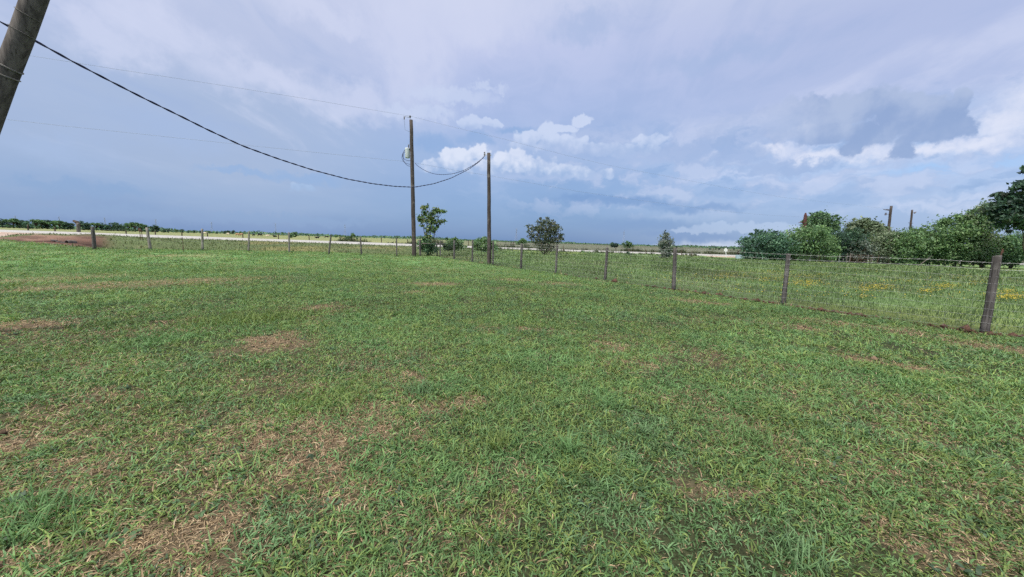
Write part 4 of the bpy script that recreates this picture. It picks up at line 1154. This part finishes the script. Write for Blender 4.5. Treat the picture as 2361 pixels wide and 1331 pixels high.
# ------------------------------------------------------------------ trees and shrubs
def leaf_cloud(rg, blobs_, n, size, cols, flat=.0, aspect=1.7, droop=0.0, clump=.26, per=26, shell=.55):
    """leaf-sized quads gathered in clumps through the volume of the crown's lobes"""
    blobs_ = np.asarray(blobs_, float)
    vol = blobs_[:, 3] * blobs_[:, 4] * blobs_[:, 5]
    k = max(6, n // per)
    bi = rg.choice(len(blobs_), k, p=vol ** .75 / (vol ** .75).sum())
    d = rg.normal(size=(k, 3)); d /= np.linalg.norm(d, axis=1)[:, None]
    rad = (shell + (1 - shell) * rg.random(k)) ** .8
    lump = 1 + .16 * np.sin(d[:, 0] * 5 + bi) * np.cos(d[:, 1] * 4 - bi * 2) + .12 * rg.normal(size=k)
    cc = blobs_[bi, :3] + d * blobs_[bi, 3:6] * (rad * lump)[:, None]
    ci = np.repeat(np.arange(k), per); m_ = len(ci)
    cs = clump * blobs_[bi, 3:6].mean(1) * rg.uniform(.6, 1.4, k)
    pos = cc[ci] + rg.normal(size=(m_, 3)) * cs[ci][:, None] * np.array([1, 1, .72 - flat])
    ax = rg.normal(size=(m_, 3)) + np.array([0, 0, -droop]); ax /= np.linalg.norm(ax, axis=1)[:, None]
    o_ = rg.normal(size=(m_, 3)); bx = np.cross(ax, o_); bx /= np.linalg.norm(bx, axis=1)[:, None]
    s_ = size * rg.lognormal(0, .3, m_)
    a = ax * (s_ * aspect / 2)[:, None]; b = bx * (s_ / 2)[:, None]
    nn = np.cross(ax, bx) * (s_ * .12)[:, None]
    Vv = np.stack([pos - a, pos + b * .9 - a * .1 + nn, pos + a, pos - b * .9 - a * .1 + nn], 1).reshape(-1, 3)
    Qq = (np.arange(m_) * 4)[:, None] + np.array([[0, 1, 2, 3]])
    cols = np.asarray(cols)
    tone = np.clip(rg.normal(1, .17, k), .55, 1.5)[ci] * rg.uniform(.78, 1.25, m_)
    cm = cols[np.where(rg.random(m_) < .7, rg.integers(0, len(cols), k)[ci], rg.integers(0, len(cols), m_))] * tone[:, None]
    return Vv, Qq, np.repeat(cm, 4, 0), cc
def add_tree(name, label, cat, base, blobs_, n, size, cols, trunks, group=None, seed=1, limb_r=.05, bark='bark', nlimb=40, crown='crown', **kw):
    rg = np.random.default_rng(seed); base = np.asarray(base, float)
    root = thing(name, label, cat, base, group)
    blobs_ = [tuple(b) for b in blobs_]
    for b in list(blobs_)[:8]:                        # small sprays breaking the outline
        for _ in range(3 if n > 2500 else 1):
            d = rg.normal(size=3); d[2] = abs(d[2]) * .9 + .1; d /= np.linalg.norm(d); f_ = rg.uniform(.22, .36)
            blobs_.append((b[0] + d[0] * b[3] * 1.1, b[1] + d[1] * b[4] * 1.1, b[2] + d[2] * b[5] * 1.16, b[3] * f_, b[4] * f_, b[5] * f_ * 1.2))
    Vv, Qq, Cc, cc = leaf_cloud(rg, blobs_, n, size, cols, **kw)
    o = np_mesh(crown, Vv, [Qq], M['leaf'], Cc); o.parent = root
    mb = MB(); rr_ = random.Random(seed)
    tips = []
    for (x0, y0, x1, y1, z1, r) in trunks:
        a = np.array([x0, y0, -.15]); b = np.array([x1, y1, z1])
        pts = [a + (b - a) * t + np.array([rr_.uniform(-1, 1), rr_.uniform(-1, 1), 0]) * z1 * .02 * (t > 0) for t in (0, .2, .4, .6, .8, 1)]
        mb.tube([base + p for p in pts], [r * 1.25, r, r * .85, r * .7, r * .52, r * .3], 7, True)
        tips += pts[2:]
    if len(cc) > nlimb: cc = cc[rg.choice(len(cc), nlimb, replace=False)]
    for c in cc:
        s_ = min(tips, key=lambda p: np.linalg.norm((p - c) * [1, 1, 1.0]) + (3 if p[2] > c[2] else 0))
        mid = (s_ + c) / 2 + np.array([rr_.uniform(-1, 1), rr_.uniform(-1, 1), .3]) * np.linalg.norm(c - s_) * .10
        mb.tube([base + s_, base + mid, base + c], [limb_r, limb_r * .7, limb_r * .22], 4, False)
    mb.build('trunk', M[bark], root, True)
    return root
def pxb(base, Y, L):
    """crown lobes given in photograph pixels (cx, cy, rx, ry) at depth Y -> metres round the base"""
    out = []
    for (cx_, cy_, rx_, ry_) in L:
        c = at(cx_, cy_, Y); k = Y / F_PX
        rr2 = math.hypot(1, (cx_ - CX) / F_PX)
        out.append((c[0] - base[0], (prng.random() - .5) * rx_ * k * .5, c[2] - base[2], rx_ * k, min(rx_, 1.4 * ry_) * k, ry_ * k))
    return out
G1 = [(0.079, 0.157, 0.078), (0.106, 0.191, 0.09), (0.138, 0.226, 0.097), (0.064, 0.123, 0.066)]
G2 = [(0.111, 0.199, 0.09), (0.146, 0.244, 0.104), (0.182, 0.277, 0.121), (0.086, 0.156, 0.076)]
GB = [(0.068, 0.14, 0.095), (0.089, 0.177, 0.113), (0.12, 0.222, 0.128), (0.053, 0.107, 0.076)]
OL = [(0.138, 0.185, 0.112), (0.176, 0.222, 0.135), (0.11, 0.152, 0.088), (0.207, 0.248, 0.161)]
GY_ = [(0.138, 0.172, 0.144), (0.172, 0.201, 0.165), (0.101, 0.136, 0.108), (0.199, 0.211, 0.177)]
DK = [(0.043, 0.087, 0.061), (0.059, 0.115, 0.073), (0.079, 0.139, 0.085), (0.033, 0.063, 0.049)]
YG = [(0.133, 0.213, 0.077), (0.177, 0.251, 0.096), (0.095, 0.164, 0.065), (0.076, 0.129, 0.062)]

# young tree behind the fence corner
Y = 31.0; b_ = stand(987, Y)
add_tree('young_tree', 'slender young tree with an open yellowish green crown behind the fence corner', 'tree', b_,
         pxb(b_, Y, [(984, 500, 11, 9), (971, 506, 6, 8), (1001, 492, 7, 8), (1013, 486, 10, 5), (1023, 488, 7, 3), (979, 481, 7, 6), (985, 475, 3, 4), (995, 512, 15, 8), (1018, 512, 8, 5), (973, 523, 7, 4), (993, 529, 11, 7), (1006, 521, 7, 4), (984, 546, 9, 8), (976, 491, 4, 7), (1004, 480, 3, 4), (967, 500, 3, 4)]),
         1500, .12, YG + [(.17, .19, .08)], [(0, 0, -.15, 0, 2.6, .055), (.1, .05, .75, .1, 3.1, .045), (-.08, 0, -.5, .1, 3.0, .04), (.05, -.05, .3, 0, 3.3, .045)], seed=3, limb_r=.022, nlimb=60, per=10, clump=.42, shell=.5)
Y = 30.6; b_ = stand(988, Y)
add_tree('low_bush', 'dark low bush at the foot of the slender young tree', 'bush', b_, pxb(b_, Y, [(984, 568, 16, 13), (996, 574, 12, 9), (975, 576, 9, 7)]), 1500, .10, G1, [(0, 0, -.2, 0, .6, .02), (0, 0, .25, 0, .5, .02)], seed=4, limb_r=.012, nlimb=20)
Y = 33.0
for k, (cx_, lab, lobes) in enumerate([(1045, 'round green bush behind the fence, left of the shorter pole', [(1045, 562, 15, 11), (1056, 565, 13, 10), (1034, 570, 10, 7), (1050, 556, 7, 6)]), (1113, 'bushy green shrub behind the foot of the shorter pole', [(1112, 563, 17, 12), (1126, 566, 12, 9), (1100, 569, 10, 8), (1117, 553, 8, 6), (1140, 566, 9, 9)])]):
    b_ = stand(cx_, Y); add_tree('bush', lab, 'bush', b_, pxb(b_, Y, lobes), 2200, .12, G2, [(0, 0, -.2, 0, .8, .03), (0, 0, .3, .1, .7, .025)], seed=6 + k, limb_r=.015, nlimb=26)
# broad shrub
Y = 46.0; b_ = stand(1257, Y)
st = [(prng.uniform(-.15, .15), prng.uniform(-.15, .15), a * 2.0, prng.uniform(-1.0, 1.0), 2.9 - abs(a) * .9, .045) for a in np.linspace(-1, 1, 9)]
add_tree('broad_shrub', 'broad rounded dark shrub with many stems standing alone in the paddock', 'shrub', b_,
         pxb(b_, Y, [(1256, 532, 20, 14), (1236, 528, 13, 9), (1277, 530, 13, 10), (1258, 513, 13, 6), (1244, 512, 7, 6), (1274, 513, 7, 6), (1222, 523, 8, 5), (1216, 532, 5, 4), (1291, 543, 9, 5), (1298, 551, 5, 4), (1228, 544, 10, 7), (1284, 552, 10, 7), (1250, 550, 14, 10), (1264, 551, 14, 10), (1240, 558, 12, 9), (1272, 561, 12, 9), (1256, 570, 20, 10), (1262, 504, 4, 4), (1247, 504, 3, 4), (1288, 522, 6, 5)]),
         4200, .12, [(.076, .100, .062), (.100, .126, .076), (.125, .144, .094), (.150, .160, .118), (.054, .072, .048)], st, seed=9, limb_r=.03, nlimb=90, per=12, clump=.34, shell=.5, droop=-.9)
# small greyish shrub
Y = 45.0; b_ = stand(1534, Y)
st = [(0, 0, a * .8, prng.uniform(-.4, .4), 2.6 - abs(a) * .6, .035) for a in np.linspace(-1, 1, 6)]
add_tree('small_shrub', 'narrow greyish shrub with upright twigs behind a fence post', 'shrub', b_,
         pxb(b_, Y, [(1535, 555, 13, 12), (1528, 562, 9, 10), (1544, 560, 9, 10), (1535, 542, 6, 7), (1533, 575, 12, 12), (1531, 589, 11, 9), (1538, 584, 9, 10), (1545, 573, 7, 8)]), 2400, .11, GY_, st, seed=10, limb_r=.022, nlimb=60, per=12, clump=.26, shell=.4, droop=-1.2)
# bushes against the road on the horizon
for k, (px, Y, lobes, lab, colr) in enumerate([(1447, 72, [(1448, 562, 9, 6), (1443, 567, 8, 5), (1455, 566, 7, 6)], 'dark rounded bush beyond the road, right of the lone pylon', G1), (1416, 150, [(1416, 565, 7, 4), (1421, 566, 4, 3)], 'far dark bush beyond the road, left of the lone pylon', DK),
                                               (1346, 56, [(1346, 585, 9, 6), (1340, 588, 6, 4)], 'low green bush before the road, right of the broad shrub', G2), (1205, 60, [(1206, 556, 6, 6), (1196, 560, 5, 4)], 'small bush beyond the road, left of the broad shrub', G2), (1450, 55, [(1446, 589, 8, 6), (1458, 591, 8, 5)], 'dark low bush hiding two posts of the paddock fence', DK), (1590, 54.5, [(1588, 597, 14, 5), (1610, 599, 12, 5)], 'low purplish brown brush along the paddock fence', GY_),
                                               (1640, 55, [(1640, 600, 22, 5), (1665, 602, 20, 4)], 'low brown brush before the pale lane', [(.11, .075, .06), (.14, .10, .08), (.09, .085, .05)]), (662, 71, [(680, 541, 4, 6), (672, 544, 3, 5)], 'thin tall weed bush beyond the road behind a lawn fence post', G1), (805, 74, [(812, 543, 5, 6), (803, 549, 6, 4), (820, 548, 4, 5), (776, 545, 3, 5)], 'ragged bush beyond the road right of the leaning post', G1)]):
    b_ = stand(px, Y); add_tree('bush', lab, 'bush', b_, pxb(b_, Y, lobes), 700, .16 if Y < 100 else .35, colr, [(0, 0, -.1, 0, .8, .03), (0, 0, .2, 0, .7, .03)], seed=30 + k, limb_r=.02, nlimb=14)

# the hedge of trees on the right
H = [
 ('dense_tree', 'dense bluish green tree at the left end of the hedge', 1768, 55, [(1766, 562, 42, 24), (1748, 570, 34, 24), (1795, 566, 30, 24), (1762, 542, 26, 10), (1786, 543, 20, 11), (1752, 590, 40, 14), (1792, 590, 34, 14), (1728, 585, 12, 14)], 13500, .15, GB, 41),
 ('spreading_tree', 'wide mid green tree with an arching top, right of the hedge end', 1868, 56, [(1862, 552, 48, 24), (1838, 560, 38, 22), (1892, 556, 40, 22), (1860, 536, 34, 9), (1825, 580, 30, 20), (1870, 585, 48, 18), (1908, 580, 24, 20)], 14250, .15, G2, 42),
 ('round_tree', 'tall round headed tree standing above the hedge by the broken pole', 1893, 70, [(1893, 508, 22, 16), (1910, 512, 18, 15), (1874, 519, 16, 14), (1896, 497, 16, 6), (1895, 530, 28, 14), (1868, 510, 9, 9)], 9000, .19, G1, 43),
 ('shade_tree', 'dark shaded tree in the middle of the hedge with low limbs', 1938, 58, [(1938, 555, 34, 22), (1920, 562, 24, 22), (1958, 560, 26, 22), (1932, 540, 26, 9), (1942, 580, 34, 16)], 10500, .15, DK, 44),
 ('thin_tree', 'pale olive thin crowned tree behind the middle of the hedge', 1985, 74, [(1984, 519, 26, 13), (1968, 526, 18, 12), (2004, 526, 18, 12), (1985, 538, 30, 14), (1990, 510, 14, 6)], 3600, .24, OL, 45),
 ('thin_tree', 'pale thin tree just left of the leaning distant utility pole', 2026, 73, [(2026, 533, 20, 12), (2012, 540, 16, 12), (2040, 540, 12, 12), (2024, 523, 10, 6)], 2800, .24, OL, 46),
 ('grey_bush', 'grey brown bare looking bush low in front of the hedge', 1992, 56.5, [(1990, 575, 32, 16), (1975, 585, 22, 12), (2008, 580, 20, 14), (1988, 562, 20, 8)], 3600, .15, GY_, 47),
 ('hedge_tree', 'leafy olive tree below the two distant utility poles', 2046, 56, [(2045, 562, 34, 20), (2066, 560, 28, 22), (2030, 570, 22, 16), (2050, 582, 40, 16), (2060, 546, 24, 8)], 10500, .145, OL, 48),
 ('hedge_tree', 'bright green tree filling the hedge right of the distant utility poles', 2110, 54, [(2108, 560, 42, 24), (2085, 568, 30, 20), (2136, 558, 34, 26), (2112, 540, 34, 10), (2110, 588, 50, 16), (2140, 585, 36, 18)], 14250, .145, G2, 49),
 ('tall_tree', 'tall leafy tree rising towards the dark conifer at right', 2200, 53, [(2200, 530, 38, 24), (2180, 545, 34, 26), (2222, 535, 28, 28), (2206, 508, 22, 10), (2190, 575, 46, 24), (2226, 575, 36, 26), (2172, 520, 14, 9)], 15750, .145, G2, 50),
 ('feathery_tree', 'tall feathery tree with drooping sprays beside the dark conifer', 2262, 52, [(2262, 500, 20, 20), (2272, 478, 14, 11), (2250, 525, 22, 22), (2280, 530, 18, 24), (2262, 570, 34, 30), (2268, 467, 9, 6), (2240, 505, 10, 12)], 11250, .14, OL + G2, 51),
 ('dark_hedge', 'dark hedge shrubs below the conifer at the right edge', 2330, 52, [(2318, 575, 36, 28), (2350, 572, 40, 30), (2300, 590, 26, 18), (2385, 570, 40, 34), (2330, 552, 30, 10)], 12750, .145, G1, 52),
]
for (nm, lab, px, Y, lobes, n, sz, colr, sd) in H:
    lobes = lobes + ([] if nm in ('round_tree', 'thin_tree') else [(lobes[0][0] + q_ * lobes[0][2] * .7, 594 + (px - 1760) * .008, lobes[0][2] * .55, 13) for q_ in (-1, 0, 1)])
    b_ = stand(px, Y); L = pxb(b_, Y, lobes); hh = max(l[2] + l[5] for l in L)
    tr = [(0, 0, -.25, .1, hh * .62, .14 if hh > 5 else .09), (.15, .1, .7, .2, hh * .55, .10 if hh > 5 else .07), (-.15, 0, -.9, -.2, hh * .5, .08)]
    add_tree(nm, lab, 'bush' if nm == 'grey_bush' else ('hedge' if nm == 'dark_hedge' else 'tree'), b_, L, n, sz, colr, tr, 'trees of the hedge behind the paddock', seed=sd, limb_r=.05, nlimb=46, droop=.9 if nm == 'feathery_tree' else .3, clump=.22 if n < 4000 else .24)
# dark conifer at the right edge
Y = 46.0; b_ = stand(2372, Y)
lob = [(2345, 462, 40, 15), (2325, 480, 42, 16), (2355, 490, 40, 20), (2310, 502, 34, 13), (2345, 515, 36, 14), (2300, 488, 22, 10), (2340, 440, 22, 12), (2361, 428, 20, 10), (2368, 391, 13, 7), (2380, 420, 26, 14), (2390, 470, 34, 20), (2372, 408, 14, 8), (2325, 530, 18, 8), (2400, 510, 34, 24), (2285, 480, 10, 6), (2318, 455, 18, 8)]
add_tree('conifer', 'tall dark conifer with ragged layered boughs at the right edge', 'tree', b_, pxb(b_, Y, lob), 9500, .20, DK + [(.052, .072, .05)], [(0, 0, .15, .1, 9.6, .24), (.1, 0, -1.4, .1, 7.0, .10), (0, 0, 1.2, .3, 6.8, .10), (0, 0, -1.8, .2, 5.2, .08)], seed=60, limb_r=.06, nlimb=60, aspect=2.6, clump=.2, flat=.25)

# ------------------------------------------------------------------ small things before the hedge
w_ = stand(1674, 57.0); sg = thing('road_sign', 'small white sign on a thin post beside the pale lane', 'sign', w_)
mb = MB(); mb.tube([w_ - (0, 0, .2), at(1674, 578, 57)], .05, 6); mb.build('sign_post', M['white'], sg)
mb = MB(); c_ = at(1673.5, 577, 56.92)
mb.add([c_ + (x, y, z) for y in (-.02, .02) for (x, z) in ((-.32, 0), (0, -.36), (.32, 0), (0, .36))], [(0, 1, 2, 3), (7, 6, 5, 4), (0, 4, 5, 1), (1, 5, 6, 2), (2, 6, 7, 3), (3, 7, 4, 0)]); mb.build('sign_plate', M['white'], sg)
w_ = stand(1707, 55.5); rg = random.Random(2)
tr_ = thing('water_trough', 'pale blue water trough beside the dark post at the hedge end', 'trough', w_)
mb = MB(); L2, W2, H2 = 1.25, .6, .55
ring = lambda k, z: [w_ + (sx * L2 * k, sy * W2 * k, z) for sx, sy in ((-.5, -.5), (.5, -.5), (.5, .5), (-.5, .5))]
V_ = ring(.9, 0) + ring(1.0, H2) + ring(.9, H2) + ring(.8, .12)
F_ = [(3, 2, 1, 0)] + [(a * 4 + i, a * 4 + (i + 1) % 4, a * 4 + 4 + (i + 1) % 4, a * 4 + 4 + i) for a in range(3) for i in range(4)] + [(12, 13, 14, 15)]
mb.add(V_, F_); mb.build('tank', M['trough'], tr_, bevel=.03)
mb = MB(); mb.tube([w_ + (.5, .34, 0), w_ + (.5, .34, .8), w_ + (.5, .1, .8)], .03, 6); mb.build('filler_pipe', M['galv'], tr_)
w_ = stand(1756, 53.5); mb = MB(); mb.tube([w_ - (0, 0, .1), at(1758, 596, 53.5)], [.05, .045], 6); mb.tube([at(1758, 596, 53.5), at(1758, 595.3, 53.5)], [.06, .02], 6)
tag(mb.build('marker_stake', M['white']), 'short white marker stake before the first hedge tree', 'stake')
mb = MB(); a_ = stand(2118, 52); q_ = at(2149, 590, 52); mb.tube([a_, (a_ + q_) / 2 + (0, 0, .03), q_], [.06, .055, .045], 6)
tag(mb.build('leaning_plank', M['grey_pole']), 'pale bare pole leaning aslant in front of the bright green hedge', 'pole')
w_ = stand(1953, 54.5); gt = thing('gate', 'rusty pipe gate between two close posts in front of the hedge', 'gate', w_)
for px in (1951, 1958): q_ = stand(px, 54.5); mb = MB(); mb.tube([q_ - (0, 0, .1), q_ + (0, 0, 1.45)], .06, 7); mb.build('gate_post', M['grey_pole'], gt)
mb = MB(); a_ = stand(1960, 54.5); b2 = stand(2008, 54.4)
for h in (.3, .6, .9, 1.2): mb.tube([a_ + (0, 0, h), b2 + (0, 0, h)], .025, 5)
for t in (0, .5, 1): q_ = a_ * (1 - t) + b2 * t; mb.tube([q_ + (0, 0, .3), q_ + (0, 0, 1.2)], .025, 5)
mb.build('gate_frame', M['rust'], gt)

# ------------------------------------------------------------------ distant trees beyond the road
def far_tree_obj(seed, flat, colr):
    rg = np.random.default_rng(seed); root = thing('field_tree', None, 'tree', (0, 0, 0))
    bl = []
    for k in range(7):
        a = rg.uniform(0, 6.28); d = rg.uniform(0, 2.6 if flat else 1.9)
        bl.append((math.cos(a) * d, math.sin(a) * d, rg.uniform(4.6, 6.6) if flat else rg.uniform(3.2, 7.0), rg.uniform(1.5, 2.5), rg.uniform(1.5, 2.4), rg.uniform(.8, 1.3) if flat else rg.uniform(1.3, 2.1)))
    bl += [(0, 0, 2.0, 2.4, 2.2, 1.9), (1.2, .5, 1.4, 1.6, 1.6, 1.3), (-1.4, -.4, 1.3, 1.6, 1.5, 1.3)][1 if flat else 0:]
    Vv, Qq, Cc, cc = leaf_cloud(rg, bl, 1500, .42, colr, clump=.25)
    o = np_mesh('crown', Vv, [Qq], M['leaf'], Cc); o.parent = root
    mb = MB(); mb.tube([(0, 0, -.2), (.1, 0, 2.5), (.3, .1, 5.0)], [.32, .24, .12], 7)
    for c in cc[:14]: mb.tube([(.1, 0, 2.4), (np.array([.1, 0, 2.4]) + c) / 2 + (0, 0, .4), c], [.14, .1, .04], 4, False)
    mb.build('trunk', M['bark'], root, True)
    return root
protos = [far_tree_obj(100 + k, k in (1, 3), [DK, G1, DK, G1, GB][k]) for k in range(5)]
used = [False] * 5
# (px, top py, foot depth, prototype)
TR = [(6, 505, 330, 0), (18, 508, 340, 2), (32, 503, 330, 1), (46, 507, 335, 0), (58, 509, 330, 2), (68, 508, 300, 4), (84, 505, 335, 1), (97, 505, 340, 3), (110, 508, 345, 2), (124, 507, 335, 3), (138, 508, 330, 1), (150, 512, 345, 0), (163, 515, 350, 2), (192, 510, 340, 0), (203, 515, 345, 2), (222, 513, 345, 1), (235, 514, 350, 0), (248, 516, 350, 4), (262, 514, 350, 2), (272, 514, 345, 0), (284, 521, 360, 2), (297, 513, 340, 3), (312, 512, 330, 1), (325, 517, 350, 0), (338, 517, 340, 3), (352, 522, 360, 2), (362, 519, 350, 0), (378, 525, 370, 4), (388, 528, 330, 0), (407, 529, 430, 1), (420, 529, 450, 2), (433, 530, 440, 4), (448, 531, 460, 0), (463, 532, 440, 2), (483, 532, 430, 1), (500, 533, 470, 4), (518, 532, 450, 0), (527, 532, 430, 2), (537, 531, 420, 0), (555, 534, 470, 1), (598, 536, 480, 4),
      (1560, 567, 300, 0), (1637, 570, 250, 4), (1650, 574, 260, 1), (1658, 572, 230, 0), (1676, 573, 240, 2), (1692, 574, 230, 0), (1710, 574, 240, 4)]
LABS = {0: 'dark round tree in the distant row beyond the road at left', 1: 'green spreading tree in the distant row beyond the road at left', 2: 'dark bushy tree in the distant row beyond the road at left', 3: 'flat topped green tree in the distant row beyond the road at left', 4: 'bluish dark tree in the distant row beyond the road at left'}
RL = ['small distant tree behind the narrow greyish shrub', 'leftmost of the small round trees beyond the pale lane', 'second of the small round trees beyond the pale lane', 'darkest small round tree beyond the road sign', 'small round tree beyond the road right of the sign', 'small round tree beyond the water trough', 'rightmost small round tree, touching the hedge end']
for k, (px, ty, Y, pi) in enumerate(TR):
    w_ = stand(px, Y); hgt = max(1.5, top_z(px, ty, Y) - w_[2])
    o = protos[pi] if not used[pi] else copy_tree(protos[pi])
    used[pi] = True
    s_ = hgt / 8.3
    o.location = tuple(w_); o.scale = (s_ * 1.25, s_ * 1.25, s_); o.rotation_euler.z = prng.uniform(0, 6.28)
    if px < 1000: tag(o, LABS[pi], 'tree', 'distant trees beyond the road at left')
    else: tag(o, RL[k - 41], 'tree', 'small distant trees beyond the lane')

# far wood along the horizon: one mass
rg = np.random.default_rng(77)
n = 15000
th = rg.uniform(R(-60), R(60), n); dist = rg.uniform(620, 1250, n)
hprof = 2.6 + 5.2 * fbm(th * 30, th * 0 + 2, 201, 4) * sstep(fbm(th * 9, th * 0, 203, 3), .3, .6)
hprof *= np.interp(np.degrees(th), [-60, -40, -12, 5, 20, 60], [1.1, 1.0, 1.0, .62, .7, 1.0])
x, y = dist * np.sin(th), dist * np.cos(th)
z = terrain(x, y, False) + rg.random(n) ** .8 * hprof
ctr = np.column_stack([x, y, z]); s_ = rg.uniform(1.0, 2.2, n)
ax = rg.normal(size=(n, 3)); ax /= np.linalg.norm(ax, axis=1)[:, None]; bx = np.cross(ax, rg.normal(size=(n, 3))); bx /= np.linalg.norm(bx, axis=1)[:, None]
Vv = np.stack([ctr - ax * s_[:, None], ctr + bx * s_[:, None] * .6, ctr + ax * s_[:, None], ctr - bx * s_[:, None] * .6], 1).reshape(-1, 3)
tag(np_mesh('far_woods', Vv, [(np.arange(n) * 4)[:, None] + np.array([[0, 1, 2, 3]])], M['leaf'], np.repeat(np.array(DK + G1)[rg.integers(0, 8, n)] * 1.1, 4, 0)), 'low dark line of far woods along the horizon', 'woods', kind='stuff')

# ------------------------------------------------------------------ cattle in the far field
def cow(mat, pose):
    gz = pose == 'graze'; ly = pose == 'lie'
    h = .62 if ly else 1.12
    J = {}; V_ = []; E_ = []; Rr = []
    def add(nm, p, r, par=None):
        J[nm] = len(V_); V_.append(p); Rr.append(r)
        if par is not None: E_.append((J[par], J[nm]))
    add('hip', (-.75, 0, h + .05), (.30, .34)); add('loin', (-.3, 0, h + .02), (.33, .36), 'hip'); add('rib', (.15, 0, h - .03), (.36, .40), 'loin'); add('chest', (.55, 0, h - .02), (.28, .36), 'rib')
    add('neck', (.88, 0, h + (.0 if gz else .22)), (.17, .22), 'chest')
    if gz: add('poll', (1.18, 0, h - .45), (.13, .15), 'neck'); add('face', (1.28, 0, h - .72), (.11, .12), 'poll'); add('muzzle', (1.33, 0, h - .95), (.08, .09), 'face')
    else: add('poll', (1.12, 0, h + .42), (.13, .15), 'neck'); add('face', (1.32, 0, h + .32), (.11, .12), 'poll'); add('muzzle', (1.52, 0, h + .2), (.08, .09), 'face')
    add('tail0', (-1.05, 0, h + .2), (.05, .05), 'hip'); add('tail1', (-1.14, 0, h - .2), (.03, .03), 'tail0'); add('tail2', (-1.13, 0, h - .6), (.05, .05), 'tail1')
    for s_ in (-1, 1):
        t = str(s_)
        if ly:
            add('hk' + t, (-.45, .36 * s_, .28), (.16, .16), 'hip'); add('hf' + t, (-.1, .42 * s_, .12), (.07, .07), 'hk' + t)
            add('fk' + t, (.75, .28 * s_, .22), (.12, .12), 'chest'); add('ff' + t, (.45, .30 * s_, .1), (.06, .06), 'fk' + t)
        else:
            add('hk' + t, (-.62, .22 * s_, .78), (.17, .15), 'hip'); add('hh' + t, (-.88, .22 * s_, .48), (.075, .075), 'hk' + t); add('hp' + t, (-.82, .22 * s_, .12), (.055, .055), 'hh' + t); add('hf' + t, (-.78, .22 * s_, .02), (.07, .06), 'hp' + t)
            add('fe' + t, (.52, .2 * s_, .78), (.14, .12), 'chest'); add('fk' + t, (.56, .2 * s_, .45), (.07, .07), 'fe' + t); add('fp' + t, (.53, .2 * s_, .12), (.05, .05), 'fk' + t); add('ff' + t, (.56, .2 * s_, .02), (.065, .06), 'fp' + t)
        pz = V_[J['poll']]
        add('ear' + t, (pz[0] - .05, .24 * s_, pz[2] + .04), (.06, .03), 'poll')
    me = bpy.data.meshes.new('cow'); me.from_pydata(V_, E_, [])
    o = bpy.data.objects.new('cow', me); COL.objects.link(o); me.materials.append(mat)
    sk = o.modifiers.new('skin', 'SKIN'); sk.use_smooth_shade = True
    for i_, v_ in enumerate(me.skin_vertices[0].data): v_.radius = Rr[i_]
    me.skin_vertices[0].data[0].use_root = True
    sb = o.modifiers.new('sub', 'SUBSURF'); sb.levels = 1; sb.render_levels = 1
    return o
for (px, Y, mk, pose, rot, lab) in [
    (585, 205, 'hide_black', 'graze', 2.6, 'black cow grazing beyond the road, just right of the fourth lawn post'), (599, 200, 'hide_black', 'graze', .4, 'black cow grazing close beside another black cow beyond the road'),
    (753, 215, 'hide_black', 'graze', 3.6, 'black cow standing left of the leaning post beyond the road'), (731, 190, 'hide_black', 'lie', .2, 'black cow lying down in the far field'), (634, 185, 'hide_black', 'lie', 2.9, 'small dark cow lying near the road left of the fifth post'),
    (472, 240, 'hide_pale', 'stand', .3, 'cream cow behind the third lawn fence post'), (526, 250, 'hide_pale', 'graze', 2.9, 'cream cow alone in the middle of the far field'), (548, 205, 'hide_tan', 'graze', .1, 'tan cow grazing left of the two black cows'),
    (557, 208, 'hide_tan', 'graze', 3.0, 'darker tan cow grazing beside the tan cow'), (617, 235, 'hide_pale', 'lie', .3, 'cream cow lying right of the two grazing black cows')]:
    w_ = stand(px, Y); o = cow(M[mk], pose); o.location = tuple(w_); o.rotation_euler.z = rot
    tag(o, lab, 'cow', 'cattle in the far field')
